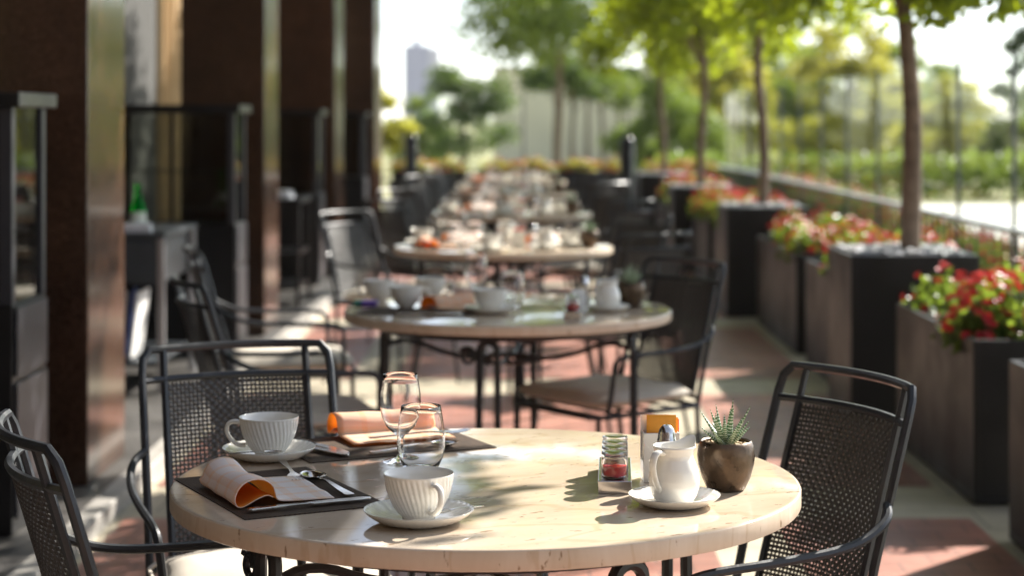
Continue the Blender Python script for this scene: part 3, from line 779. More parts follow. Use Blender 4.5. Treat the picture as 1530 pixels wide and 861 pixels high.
jar = Proto(make_jar); M['honey'] = principled('pale_honey', (.55, .42, .25), .15, 0, .2, 60); jar2 = Proto(lambda: make_jar('honey'))
def make_holder():
    t = thing('sugar_holder', None, 'holder'); w2, d, h, th = .029, .020, .078, .003
    mb = MB(); mb.b(-w2, w2, -d, d, 0, th); mb.b(-w2, w2, -d, -d+th, th, h); mb.b(-w2, w2, d-th, d, th, h); mb.b(-w2, -w2+th, -d+th, d-th, th, h); mb.b(w2-th, w2, -d+th, d-th, th, h)
    mb.build('box', M['porcelain'], t, bevel=.0012); return t
holder = Proto(make_holder)
def make_packet(mat):
    def f():
        mb = MB(); n = 6; V = []
        for s_ in (1, -1):
            for i in range(n+1):
                for j in range(n+1):
                    a, b2 = -1+2*i/n, -1+2*j/n; V.append((a*.0235, s_*.0026*(1-a**4)*(1-b2**4), .034+b2*.034))
        k = (n+1)**2; F2 = []
        for i in range(n):
            for j in range(n):
                q = (i*(n+1)+j, (i+1)*(n+1)+j, (i+1)*(n+1)+j+1, i*(n+1)+j+1); F2 += [q[::-1], tuple(x+k for x in q)]
        mb.add(V, F2); o = mb.build('sugar_packet', M[mat], smooth=60); o['category'] = 'packet'; return o
    return f
pk = {m_: Proto(make_packet(m_)) for m_ in ('orangepaper', 'paper', 'redpaper')}
def make_shaker():
    t = thing('salt_shaker', None, 'shaker')
    def fl(i, r, z, a): return (r*(1-.03*(1-abs(math.cos(5*a)))) if 1 <= i <= 6 else r), z
    MB().lathe([(0, 0), (.0175, 0), (.0185, .002), (.0172, .030), (.0150, .055), (.0135, .068), (.0132, .072), (.0118, .072), (.0135, .052), (.0155, .028), (.016, .005), (0, .004)], 60, fn=fl).build('body', M['glass'], t, smooth=50)
    MB().lathe([(0, .0045), (.0152, .0055), (.0150, .028), (.0138, .044), (0, .0445)], 30).build('salt', M['paper'], t)
    MB().lathe([(.0140, .0690), (.0150, .0705), (.0150, .080), (.0140, .0815), (.0135, .088), (.0110, .0965), (.006, .1020), (0, .1035)], 36).build('cap', M['chrome'], t, smooth=50); return t
shaker = Proto(make_shaker)

def ang(dx, dy): return math.atan2(dy, dx)
# --- front table, by hand
T = 'front table'
pmat.put((-.373, 2.90, TZ), ang(.46, -.888), 'brown woven placemat under the striped napkin at the edge of the front table', 'placemats')
pmat.put((-.243, 3.318, TZ), ang(.90, .436), 'brown woven placemat under the sun-tinted napkin behind the wine glass', 'placemats')
napkin.put((-.416+.42*-.095, 2.757+.907*.095, TZ+.0017), ang(.907, .42), 'white napkin with orange stripes folded to an orange loop, on the front table edge', 'folded napkins')
o = napkin2.put((-.263, 3.465, TZ+.0017), ang(.40, -.917), 'folded napkin with painted peach sun glow behind the wine glass on the front table', 'folded napkins')
saucer.put((-.425, 3.19, TZ), 0, 'fluted saucer under the cup beside the blue grey chair, front table', 'saucers')
cup.put((-.425, 3.19, TZ+.0052), R(172), 'fluted white cup with its handle toward the building, behind the striped napkin', 'coffee cups')
saucer.put((-.143, 2.68, TZ), .4, 'fluted saucer with a spoon at the near edge of the front table', 'saucers')
cup.put((-.143, 2.68, TZ+.0052), R(-62), 'fluted white cup at the near edge of the front table, below the glasses', 'coffee cups')
spoon.put((-.052, 2.715, TZ+.015), ang(-.075, -.06)+0, 'teaspoon lying on the saucer of the near cup', 'cutlery', .5)
spoon.put((-.497, 3.125, TZ+.017), ang(.95, .05)+.0, 'teaspoon on the saucer of the cup beside the blue grey chair', 'cutlery', .6)
knife.put((-.395, 2.735, TZ+.001), ang(.87, .47), 'table knife lying along the near edge of the striped napkin', 'cutlery')
spoon.put((-.255, 2.845, TZ+.0017), ang(-.46, .90), 'large spoon beside the striped napkin on the placemat', 'cutlery', 1.12)
fork.put((-.395, 3.13, TZ+.0017), ang(.25, -.95), 'fork half hidden behind the striped napkin', 'cutlery')
knife.put((-.41, 3.355, TZ+.0017), ang(.62, -.80), 'knife beside the open orange end of the sun-tinted napkin', 'cutlery')
spoon.put((-.255, 3.215, TZ+.0017), ang(.86, .5), 'spoon with its handle lying before the sun-tinted napkin', 'cutlery')
fork.put((-.265, 3.31, TZ+.010), ang(.92, .38), 'fork with tines showing beyond the stemless glass', 'cutlery')
knife.put((-.43, 3.32, TZ+.0017), ang(.72, -.69), 'second knife beside the sun-tinted napkin, closer to the cup', 'cutlery')
wine.put((-.199, 3.155, TZ), 0, 'stemmed wine glass behind the stemless one on the front table', 'wine glasses', .95)
tumb.put((-.160, 3.068, TZ), 0, 'stemless glass in front of the wine glass on the front table', 'stemless glasses')
rack.put((.148, 2.885, TZ), R(-3), 'shiny metal tray of jam jars on the front table', 'jar trays')
for k, wh in enumerate(('first from us, showing red jam', 'second from us', 'third from us', 'last from us')):
    (jar2 if k else jar).put((.148+.0026*k+.001, 2.911+.0475*k, TZ+.0202), .3*k, f'small glass jam jar in the front table tray, {wh}', 'jam jars in the front tray')
saucer.put((.2325, 2.80, TZ), .2, 'small saucer under the white milk jug on the front table', 'saucers', .87)
jug.put((.2325, 2.80, TZ+.0048), R(48), 'white porcelain milk jug in front of the bronze pot', 'milk jugs', .97)
pot.put((.323, 2.92, TZ), .5, 'bronze glazed round pot holding the zebra succulent, front table', 'plant pots')
succ.put((.323, 2.92, TZ+.068), .3, 'zebra striped succulent with pointed leaves in the bronze pot, front table', 'succulents')
holder.put((.226, 3.00, TZ), R(4), 'white porcelain box of sugar packets behind the milk jug', 'sugar boxes')
for k, (m_, dx, dy, rz, dz, l) in enumerate((('paper', -.0075, .002, .05, .036, 'white sugar packet toward the building end of the box'), ('orangepaper', .0015, -.012, -.05, .038, 'orange sugar packet in front of the row behind the milk jug'),
        ('orangepaper', .003, -.003, .1, .030, 'orange sugar packet in the middle of the box'), ('orangepaper', .006, .003, -.12, .032, 'orange sugar packet farther back in the box'),
        ('redpaper', .0085, .002, .25, .028, 'red sugar packet peeking out behind the orange ones'), ('paper', -.004, .014, -.03, .033, 'white sugar packet at the back of the box'))):
    pk[m_].put((.226+dx, 3.00+dy, TZ+dz), rz, l, 'sugar packets on the front table')
shaker.put((.230, 2.912, TZ), 0, 'ribbed glass salt shaker with chrome cap behind the milk jug', 'salt shakers')

# --- second table
S2 = 'second table'
pmat.put((-.30, 5.62, TZ), R(-14), 'dark placemat under the cups of the second table', 'placemats')
cup.put((-.445, 5.985, TZ), R(160), 'white cup at the back of the second table, beside the blue grey chair', 'coffee cups')
cup.put((-.345, 5.74, TZ+.0017), R(20), 'white cup standing on the placemat of the second table', 'coffee cups')
cup.put((-.285, 6.06, TZ), R(-10), 'white cup behind the orange napkin of the second table', 'coffee cups')
saucer.put((-.085, 5.60, TZ), 0, 'saucer in front of the glasses on the second table', 'saucers')
cup.put((-.085, 5.60, TZ+.0052), R(15), 'white cup on a saucer beside the orange napkin, second table', 'coffee cups')
napkin2.put((-.245, 5.78, TZ), R(-35), 'orange lined napkin between the cups on the second table', 'folded napkins')
knife.put((-.36, 5.50, TZ+.0017), R(5), 'knife lying on the placemat of the second table', 'cutlery')
wine.put((-.135, 5.90, TZ), 0, 'wine glass behind the orange napkin of the second table', 'wine glasses')
tumb.put((-.02, 5.78, TZ), 0, 'stemless glass behind the saucer cup of the second table', 'stemless glasses')
rack.put((.155, 5.42, TZ), R(-3), 'shiny jar tray at the near edge of the second table', 'jar trays')
for k in range(3): jar.put((.157+.0026*k, 5.45+.0475*k, TZ+.0202), 0, ('jam jar on the second table tray, first from us', 'jam jar on the second table tray, middle one', 'jam jar on the second table tray, last one')[k], 'jam jars in the second tray')
saucer.put((.268, 5.66, TZ), 0, 'saucer under the milk jug of the second table', 'saucers', .87)
jug.put((.268, 5.66, TZ+.0048), R(48), 'white milk jug on the second table beside the bronze pot', 'milk jugs')
pot.put((.345, 5.78, TZ), 1, 'bronze pot on the second table next to the milk jug', 'plant pots')
succ.put((.345, 5.78, TZ+.068), 1.2, 'small striped succulent in the second table pot', 'succulents')
pk['paper'].put((.18, 5.62, TZ), .5, 'white paper packet standing behind the second table tray', 'sugar packets beyond')
shaker.put((.20, 5.72, TZ), 0, 'salt shaker between tray and milk jug on the second table', 'salt shakers')
tp = MB(); tp.b(-.035, .015, -.02, .02, 0, .018); pkt = tp.build('sweet_packet', M['purple'], bevel=.004)
pkt.location = (-.452, 5.80, TZ); tag(pkt, 'purple foil packet at the edge of the second table', 'packet')
tp = MB(); tp.b(-.018, .018, -.02, .02, 0, .016); pkt = tp.build('sweet_packet', M['tealfoil'], bevel=.004)
pkt.location = (-.495, 5.835, TZ); tag(pkt, 'teal foil packet next to the purple one on the second table', 'packet')

# --- farther tables: the same set laid with small shifts
rt = random.Random(21)
def lay(i):
    cx, cy_ = TB[i]; n = TN[i]
    def at(dx, dy, dz=0): return (cx+dx+rt.uniform(-.02, .02), cy_+dy+rt.uniform(-.02, .02), TZ+dz)
    pmat.put(at(-.29, -.16), R(-60)+rt.uniform(-.1, .1), f'dark placemat on the {n}, near building side', 'placemats')
    pmat.put(at(-.20, .26), R(26)+rt.uniform(-.1, .1), f'dark placemat on the {n}, far building side', 'placemats')
    pmat.put(at(.26, .20), R(-45)+rt.uniform(-.1, .1), f'dark placemat on the {n}, far planter side', 'placemats')
    napkin2.put(at(-.36, -.11, .0017), R(24)+rt.uniform(-.5, .3), f'folded orange lined napkin on the {n}, near building side', 'folded napkins')
    napkin.put(at(-.22, .34, .0017), R(-66)+rt.uniform(-.3, .3), f'folded orange lined napkin on the {n}, far building side', 'folded napkins')
    napkin.put(at(.16, .17, .0017), R(-20)+rt.uniform(-.3, .3), f'folded orange lined napkin on the {n}, planter side', 'folded napkins')
    for dx, dy, w_ in ((-.40, .10, 'building side'), (-.06, -.34, 'near edge'), (.30, -.02, 'planter side'), (.02, .40, 'far edge')):
        p = at(dx, dy); saucer.put(p, 0, f'white saucer on the {n} at its {w_}', 'saucers'); cup.put((p[0], p[1], p[2]+.0052), rt.uniform(0, 6), f'white cup on its saucer on the {n}, at its {w_}', 'coffee cups')
    wine.put(at(-.19, .12), 0, f'wine glass on the {n}, building side of the middle', 'wine glasses')
    tumb.put(at(-.13, .02), 0, f'stemless glass on the {n}, building side of the middle', 'stemless glasses')
    wine.put(at(.08, .30), 0, f'wine glass on the {n}, toward the far edge', 'wine glasses')
    tumb.put(at(.02, .20), 0, f'stemless glass on the {n}, toward the far edge', 'stemless glasses')
    tumb.put(at(-.24, -.02), 0, f'stemless glass on the {n}, close to the near building side napkin', 'stemless glasses')
    p = at(.18, -.24); saucer.put(p, 0, f'small saucer under the milk jug on the {n}', 'saucers', .87); jug.put((p[0], p[1], p[2]+.0048), R(48), f'white milk jug on the {n}', 'milk jugs')
    p = at(.37, -.12); pot.put(p, 0, f'bronze pot on the {n}', 'plant pots'); succ.put((p[0], p[1], p[2]+.068), rt.uniform(0, 6), f'small succulent in the bronze pot on the {n}', 'succulents')
    p = at(.06, -.12); holder.put(p, 0, f'white sugar box on the {n}', 'sugar boxes')
    pk['redpaper'].put((p[0]+.004, p[1], p[2]+.02), 0, f'red packet in the sugar box on the {n}', 'sugar packets beyond')
    pk['orangepaper'].put((p[0], p[1]+.008, p[2]+.02), 0, f'orange packet in the sugar box on the {n}', 'sugar packets beyond')
    shaker.put(at(.13, -.06), 0, f'salt shaker on the {n}', 'salt shakers')
for i in range(2, 6): lay(i)

# ------------------------------------------------------------------ service trolley and what stands on it
tr = thing('service_trolley', 'grey service trolley with drawers between the first pillar and the chairs', 'trolley', (-2.0, 9.05, .057))
MB().b(-.37, .37, -.42, .44, .715, .74).build('top', M['trolleygrey'], tr, bevel=.004)
dr = MB().b(-.33, .33, -.40, .40, .50, .714).build('drawer_case', M['trolleygrey'], tr, bevel=.003)
for x in (-.165, .165):
    d_ = MB().b(x-.155, x+.155, -.412, -.402, .52, .70).build('drawer', M['trolleygrey'], tr, bevel=.003)
    MB().tube([(x-.03, -.413, .61), (x-.03, -.43, .61), (x+.03, -.43, .61), (x+.03, -.413, .61)], .005, 6).build('handle', M['chrome'], d_)
for x in (-.35, .35):
    for y in (-.40, .42): MB().b(x-.016, x+.016, y-.016, y+.016, .0, .714).build('leg', M['mastgrey'], tr, bevel=.003)
MB().b(-.33, .33, -.40, .40, .12, .145).build('shelf', M['trolleygrey'], tr, bevel=.003)
bt = thing('glass_bottle', 'green glass bottle with pale label standing on the service trolley', 'bottle', (-1.80, 8.86, .7975))
MB().lathe([(0, .002), (.034, 0), (.037, .004), (.038, .05), (.034, .09), (.024, .13), (.014, .17), (.0115, .20), (.0125, .205), (.0125, .212), (0, .212)], 40).build('body', M['greenglass'], bt, smooth=60)
MB().lathe([(.0386, .03), (.0388, .05), (.0352, .086)], 40).build('label', M['bottle'], bt, smooth=60)
MB().lathe([(.0135, .202), (.0135, .216), (.012, .2175), (0, .2175)], 24).build('cap', M['greenglass'], bt)
tw = MB(); 
for k in range(3): tw.b(-.085+.004*k, .085-.004*k, -.06, .06, .013*k, .013*k+.012)
o = tw.build('folded_towel', M['towel'], bevel=.005, seg=3); o.location = (-1.79, 8.72, .7975); o.rotation_euler = (0, 0, .1); tag(o, 'folded white towel on the service trolley in front of the bottle', 'towel')
for k, (x, m_, w_) in enumerate(((-1.80, 'paper', 'white newspaper leaning under the trolley, closest to the leg'), (-1.85, 'bluepaper', 'blue printed newspaper leaning under the trolley'), (-1.90, 'paper', 'white newspaper behind the blue one under the trolley'), (-1.955, 'paper', 'white newspaper deepest under the trolley'))):
    mb = MB(); mb.box((0, 0, .165), (.012, .26, .31), 0, 0); o = mb.build('newspaper', M[m_], bevel=.003); o.location = (x, 8.80+.02*k, .203); o.rotation_euler = (0, R(7), .15*k); tag(o, w_, 'newspaper', 'newspapers in the trolley')

tb2 = thing('side_table', 'small dark side table with a white cloth before the third cabinet', 'table', (-1.66, 12.9, .057))
MB().b(-.2, .2, -.35, .35, .70, .73).build('top', M['cabinet'], tb2, bevel=.004)
for x in (-.18, .18):
    for y in (-.32, .32): MB().b(x-.014, x+.014, y-.014, y+.014, 0, .70).build('leg', M['iron'], tb2)
MB().b(-.18, .18, -.32, .32, .35, .37).build('shelf', M['cabinet'], tb2); MB().b(-.18, .18, -.32, .32, .12, .14).build('shelf', M['cabinet'], tb2)
mb = MB(); mb.b(-.10, .10, -.14, .14, 0, .02); mb.b(-.09, .085, -.13, .13, .021, .036); mb.b(-.08, .09, -.12, .13, .037, .05)
o = mb.build('folded_cloth', M['towel'], bevel=.006, seg=3); o.location = (-1.64, 12.75, .788); tag(o, 'folded white cloth on the dark side table', 'cloth')

# dark bollards near the far flower boxes
def make_bollard():
    t = thing('bollard', None, 'bollard')
    MB().lathe([(0, 0), (.10, 0), (.10, .02), (.07, .03), (.066, .05), (.066, 1.10), (.060, 1.14), (.04, 1.165), (0, 1.175)], 32).build('shaft', M['cabinet'], t, smooth=40)
    MB().tube([(.069*math.cos(2*PI*i/24), .069*math.sin(2*PI*i/24), 1.02) for i in range(24)], .006, 6, closed=True).build('band', M['cabgrey'], t); return t
boll = Proto(make_bollard)
boll.put((-1.16, 20.2, 0), 0, 'black round topped post on the building side of the far flower boxes', 'black posts')
boll.put((1.0, 17.3, 0), 0, 'black round topped post near the far planters, above the chairs', 'black posts')

# ------------------------------------------------------------------ planters
def make_planter(W, L, Hh, nm):
    def f():
        t = thing(nm, None, 'planter'); th = .022; mb = MB()
        mb.b(-W/2, W/2, -L/2, L/2, 0.004, .03); mb.b(-W/2, -W/2+th, -L/2, L/2, .03, Hh); mb.b(W/2-th, W/2, -L/2, L/2, .03, Hh)
        mb.b(-W/2+th, W/2-th, -L/2, -L/2+th, .03, Hh); mb.b(-W/2+th, W/2-th, L/2-th, L/2, .03, Hh)
        bm_ = mb.build('box', M['blackpot'], t, bevel=.004)
        if nm == 'tree_planter':
            g = MB(); rr = random.Random(9); g.b(-W/2+th, W/2-th, -L/2+th, L/2-th, Hh-.10, Hh-.012)
            for _ in range(700):
                s_ = rr.uniform(.010, .022); g.box((rr.uniform(-W/2+.04, W/2-.04), rr.uniform(-L/2+.04, L/2-.04), Hh-.010+rr.uniform(0, .012)), (s_*2, s_*1.5, s_*1.3), rr.uniform(0, 6), rr.uniform(0, 6))
            g.build('gravel', M['gravel'], t, smooth=0)
        else:
            MB().b(-W/2+th, W/2-th, -L/2+th, L/2-th, Hh-.12, Hh-.03).build('soil', M['soil'], t, smooth=0)
        return t
    return f
sqp = Proto(make_planter(.55, .60, .735, 'tree_planter')); trp = Proto(make_planter(.55, 1.30, .566, 'flower_trough'))

def leafcloud(mb, pts, size, rr, aspect=.5, jit=.3, upbias=0.):
    for p in pts:
        s_ = size*rr.uniform(1-jit, 1+jit)
        d = Vector((rr.gauss(0, 1), rr.gauss(0, 1), rr.gauss(0, 1)-.25)).normalized()
        n = Vector((rr.gauss(0, 1), rr.gauss(0, 1), rr.gauss(0, 1)+upbias)); n = (n-d*n.dot(d)).normalized(); sd = d.cross(n)
        a = p; b2 = p+d*s_*.45+sd*s_*aspect*.5+n*s_*.06; c = p+d*s_; e = p+d*s_*.45-sd*s_*aspect*.5+n*s_*.06
        mb.add([a, b2, c, e], [(0, 1, 2, 3)])
def make_flowers(seed, L=1.30, W=.55, fol='leaf_bed', pet='petal', dens=1.0, hgt=.22):
    def f():
        rr = random.Random(seed); t = thing('red_flowers', None, 'flowers')
        mounds = [(rr.uniform(-W/2, W/2)*.78, rr.uniform(-L/2, L/2)*.86, rr.uniform(.6, 1)*hgt, rr.uniform(.10, .16)) for _ in range(int(24*L/1.3))]
        mb = MB(); fl = MB(); P_ = []
        for mx_, my, mh, mr in mounds:
            for _ in range(int(250*dens)):
                u = rr.uniform(0, 2*PI); ph = math.acos(rr.uniform(-.1, 1)); q = rr.uniform(.6, 1)
                P_.append(Vector((mx_+mr*q*math.sin(ph)*math.cos(u), my+mr*q*math.sin(ph)*math.sin(u), max(-.05, mh*q*math.cos(ph)))))
        leafcloud(mb, P_, .036, rr, .75, .4, .6); mb.build('foliage', M[fol], t, smooth=0)
        for mx_, my, mh, mr in mounds:
            for _ in range(int(12*dens)+1):
                u = rr.uniform(0, 2*PI); ph = math.acos(rr.uniform(.05, 1)); c = Vector((mx_+mr*1.05*math.sin(ph)*math.cos(u), my+mr*1.05*math.sin(ph)*math.sin(u), mh*1.08*math.cos(ph)+.015))
                nn = Vector((math.sin(ph)*math.cos(u), math.sin(ph)*math.sin(u), math.cos(ph)+.4)).normalized()
                for hd in range(3):
                    c2 = c+Vector((rr.uniform(-.016, .016), rr.uniform(-.016, .016), rr.uniform(-.01, .01)))
                    sx = nn.orthogonal().normalized(); sy = nn.cross(sx); a0 = rr.uniform(0, 6)
                    for k in range(5):
                        a = a0+2*PI*k/5; d = sx*math.cos(a)+sy*math.sin(a); e = nn.cross(d); s_ = .016
                        fl.add([c2, c2+d*s_*.6+e*s_*.5+nn*.004, c2+d*s_*1.1+nn*.006, c2+d*s_*.6-e*s_*.5+nn*.004], [(0, 1, 2, 3)])
        fl.build('blossoms', M[pet], t, smooth=0); return t
    return f
flA, flB, flC = Proto(make_flowers(1)), Proto(make_flowers(2)), Proto(make_flowers(5))

PXS = [(1.75, 4.2), (1.705, 8.36), (1.66, 12.78), (1.62, 16.6), (1.58, 20.45)]
for (x, y), wh in zip(PXS, ('', 'with the slim trunk beside the second table', 'beside the fourth table', 'beside the fifth table', 'beside the last table')):
    sqp.put((x, y, 0), 0, f'tall square black planter topped with grey gravel {wh}' if y > 5 else 'tall square black planter out of the picture beside the front table', 'square tree planters')
for i, (x, y, sy, wh, fp) in enumerate(((1.535, 5.22, 1, 'cropped by the picture edge', flB), (1.55, 7.04, 1, 'in front of the tree nearest us', flA), (1.555, 9.50, 1, 'just behind the first tree planter', flB), (1.555, 11.36, 1.32, 'ending at the second tree planter', flC),
                   (1.52, 13.95, 1, 'just behind the second tree planter', flA), (1.50, 15.5, 1, 'before the third tree planter', flB), (1.48, 17.75, 1, 'just behind the third tree planter', flC), (1.46, 19.3, .9, 'before the fourth tree planter', flA), (1.46, 21.6, .9, 'behind the last tree planter', flB))):
    o = trp.put((x+.275, y, 0), 0, f'low black flower trough {wh}', 'flower troughs'); o.scale = (1, sy, 1)
    o = fp.put((x+.275, y, .53), PI*(i % 2), f'red and green bedding flowers in the trough {wh}', 'bedding flowers'); o.scale = (1, sy, 1)
# far end row
for k in range(4):
    x = -1.05+1.0*k
    w_ = ('nearest the building', 'second from the building', 'third from the building', 'nearest the side planters')[k]
    o = trp.put((x, 22.9, 0), R(90), f'black trough of the far row, {w_}', 'flower troughs'); o.scale = (1, .74, 1.25)
flE = Proto(make_flowers(8, .98, .5, 'leaf_yel', 'petal_far', 1.0, .2))
for k in range(4):
    x = -1.05+1.0*k; w_ = ('nearest the building', 'second from the building', 'third from the building', 'nearest the side planters')[k]
    flE.put((x, 22.9, .66), R(90)+PI*(k % 2), f'coral and yellow flowers of the far row, {w_}', 'far flowers')
# flower bed beyond the railing
bd = Proto(make_flowers(12, 2.4, .7, 'leaf_bed', 'petal', .9, .32))
for k in range(7): 
    o = bd.put((3.5, 9.6+2.4*k, .10+.04*k), PI*(k % 2), 'red flower bed beyond the railing, ' + ('first seen through the balusters', 'second along', 'third along', 'fourth along', 'fifth along', 'sixth along', 'last along')[k], 'flower beds beyond the railing')
tag(MB().b(3.1, 4.0, 8.0, 26, -.12, .12).build('raised_bed', M['concrete'], smooth=0, bevel=.01), 'long pale concrete bed edge beyond the railing', 'bed')

# ------------------------------------------------------------------ railing and glass screen
RX = 2.62
def make_rail():
    t = thing('railing_section', None, 'railing'); L = 1.30
    MB().b(-.022, .022, 0, L, .720, .748).build('handrail', M['mastgrey'], t, bevel=.004)
    MB().b(-.012, .012, 0, L, .08, .10).build('bottom_rail', M['postgrey'], t)
    bl = MB().b(-.007, .007, -.007, .007, .10, .720)
    b0 = bl.build('baluster', M['iron'], t); b0.location = (0, .08, 0)
    for k in range(1, 8):
        c = b0.copy(); COL.objects.link(c); c.parent = t; c.location = (0, .08+.1625*k, 0)
    return t
rail = Proto(make_rail)
def make_screen():
    t = thing('glass_screen', None, 'glass screen'); L = 1.30
    MB().b(-.011, .011, -.011, .011, .0, 1.70).build('post', M['postgrey'], t, bevel=.003)
    MB().b(-.005, .005, .020, L-.020, .10, 1.685).build('pane', M['pane'], t, smooth=0); return t
scr = Proto(make_screen)
ordn = ['first', 'second', 'third', 'fourth', 'fifth', 'sixth', 'seventh', 'eighth', 'ninth', 'tenth', 'eleventh', 'twelfth', 'thirteenth', 'fourteenth']
for k in range(13):
    y = 7.65+1.30*k
    rail.put((RX, y, -.004), 0, f'dark baluster railing with pale handrail, {ordn[k]} section from the front', 'railing sections')
    scr.put((RX+.09, y, -.004), 0, f'clear glass wind screen panel with dark post, {ordn[k]} from the front', 'glass screens')
for k in range(3):
    scr.put((2.66-1.30*k, 23.6, -.004), R(90), f'glass wind screen closing the far end, {ordn[k]} from the corner', 'glass screens of the far end')

# ------------------------------------------------------------------ trees
def crown_pts(rr, blobs, n):
    tot = sum(b2[3]**2 for b2 in blobs); out = []
    for (x, y, z, r, sz) in blobs:
        for _ in range(int(n*r*r/tot)):
            d = Vector((rr.gauss(0, 1), rr.gauss(0, 1), rr.gauss(0, 1))).normalized()
            q = rr.random()**.45*rr.uniform(.85, 1.12)
            out.append(Vector((x+d.x*r*q, y+d.y*r*q, z+d.z*r*sz*q)))
    return out
def make_tree(name, seed, h0, cz, cr, crz, nblob, nleaf, leaf, trunk_r, mat, bend=.06, limbs=6, cat='tree', xy=(0, 0), flat=False, top_=None):
    def f():
        rr = random.Random(seed); t = thing(name, None, cat)
        tk = MB(); top = h0+.55*(cz-h0+crz)
        path = [(0, 0, 0)]+[(bend*math.sin(i*1.3+seed)*i/6+xy[0]*(i/6)**2, bend*math.cos(i*1.7+seed)*i/6+xy[1]*(i/6)**2, top*i/6) for i in range(1, 7)]
        path = smoothpath(path, 2); tk.tube(path, [trunk_r*(1.15-.6*i/(len(path)-1)) for i in range(len(path))], 10)
        blobs = []
        for k in range(nblob):
            a = k*2.4+rr.uniform(-.4, .4); q = math.sqrt((k+.5)/nblob); zz = rr.uniform(-.8, .9)*crz*math.sqrt(max(.1, 1-q*q*.8))
            if flat: zz = rr.uniform(-.7, .9)*crz
            if top_: zz, a_ = 0, 0
            blobs.append((xy[0]+cr*q*math.cos(a)*.85, xy[1]+cr*q*math.sin(a)*.85, cz+zz, cr*rr.uniform(.24, .40), rr.uniform(.55, .85)))
        if top_:
            blobs = []
            for (n_, z0, z1, rr_, br, ox) in top_:
                for k in range(n_):
                    a = k*2.4+rr.uniform(-.4, .4); q = math.sqrt((k+.5)/n_)
                    blobs.append((xy[0]+ox+rr_*q*math.cos(a), xy[1]+rr_*q*math.sin(a)*(1.55 if ox < -.8 else 1), rr.uniform(z0, z1), br*rr.uniform(.8, 1.2), rr.uniform(.6, .85)))
        for k in range(limbs):
            b2 = blobs[rr.randrange(len(blobs))]; s0 = path[int(len(path)*rr.uniform(.62, .95))-1]
            e = Vector(b2[:3]); m_ = (Vector(s0)*.5+e*.5)+Vector((0, 0, .12*cr))
            tk.tube(smoothpath([s0, m_, e], 2), [trunk_r*.42*(1-.75*i/8) for i in range(9)] if len(smoothpath([s0, m_, e], 2)) == 9 else trunk_r*.25, 6)
        tk.build('trunk', M['bark'], t, smooth=60)
        mb = MB(); leafcloud(mb, crown_pts(rr, blobs, nleaf), leaf, rr, .52, .35, .3); mb.build('crown', M[mat], t, smooth=0)
        return t
    return f
TOPS = [(13, 1.45, 1.95, .80, .30, 0), (24, 2.9, 4.0, 1.25, .46, -.95)]  # upper lobes, out of view, lean to the building to shade the facade
t1 = Proto(make_tree('planter_tree', 31, 1.05, 2.05, 1.15, .62, 26, 30000, .085, .043, 'leaf', .05, 18, top_=[(15, 1.20, 1.45, .70, .20, 0), (9, 2.75, 3.3, .62, .36, .95)]+TOPS))  # high outer lobes, out of view, shaped to shade the second table
t2 = Proto(make_tree('planter_tree', 32, 1.1, 1.95, 1.20, .66, 26, 19000, .085, .034, 'leaf', .07, 16, top_=TOPS))
t3 = Proto(make_tree('planter_tree', 35, 1.1, 1.95, 1.20, .66, 26, 19000, .085, .038, 'leaf', .06, 16, top_=TOPS))
t0 = Proto(make_tree('planter_tree', 37, 1.9, 2.95, 1.0, .75, 20, 18000, .085, .05, 'leaf', .04, 12, xy=(0, .90), top_=[(14, 1.82, 2.02, .26, .17, -.40), (18, 2.5, 3.4, .6, .4, -1.5)]))  # unseen crown, its lobes placed to shade the front table's building half
PZ = .715
t0.put((1.87, 4.0, PZ), 0, 'planter tree out of the picture beside the front table, casting its shade', 'trees in planters')
t1.put((1.745, 8.36, PZ-.06), 0, 'planter tree with the thickest slim trunk, first along the glass', 'trees in planters')
t2.put((1.665, 12.78, PZ-.06), .12, 'planter tree with yellow green crown, second along the glass', 'trees in planters')
t3.put((1.62, 16.6, PZ-.15), -.1, 'planter tree third along the glass, behind the second crown', 'trees in planters')
t2.put((1.58, 20.45, PZ-.15), .3, 'planter tree fourth along the glass, near the far flowers', 'trees in planters')

# far background, everything standing on the ground (z = -.12)
GZ = -.12
big = Proto(make_tree('broad_tree', 41, 1.6, 3.2, 1.75, 1.1, 30, 9000, .12, .05, 'leaf_far', .06, 9))
bigd = Proto(make_tree('dense_tree', 43, .4, 2.3, 1.7, 2.0, 30, 8000, .16, .12, 'leaf_dark', .1, 6))
bigy = Proto(make_tree('yellowing_tree', 44, .5, 2.4, 1.9, 2.3, 40, 13000, .17, .12, 'leaf_yel', .15, 7, top_=[(22, .35, 1.5, 1.9, .55, 0), (24, 1.4, 3.3, 1.7, .55, 0), (9, 3.2, 4.5, .9, .5, 0)]))
bigg = Proto(make_tree('park_tree', 45, .5, 2.4, 1.9, 2.3, 40, 13000, .16, .12, 'leaf_far', .15, 7, top_=[(22, .35, 1.5, 1.9, .55, 0), (24, 1.4, 3.3, 1.7, .55, 0), (9, 3.2, 4.5, .9, .5, 0)]))
slim = Proto(make_tree('slender_tree', 49, .5, 1.45, .55, .85, 16, 2600, .10, .04, 'leaf_yel', .05, 5))
thin = Proto(make_tree('clipped_tree', 46, 1.75, 2.4, .85, .38, 14, 2600, .11, .055, 'leaf_dark', .03, 5, flat=True))
def T_(p, x, y, sc, rz, lab, grp='park trees beyond the terrace'): return p.put((x, y, GZ), rz, lab, grp, sc)
T_(big, .63, 29.5, 1.0, 0, 'broad tree overhanging the far end of the terrace, highest foliage of the picture')
T_(bigd, -1.35, 46, .70, 0, 'dense dark green tree beside the beige wall, toward the building')
T_(bigg, -2.75, 52, .46, 1, 'low green tree below the tower')
T_(slim, -1.93, 25.5, .95, 1, 'slender yellow green tree close to the last pillar')
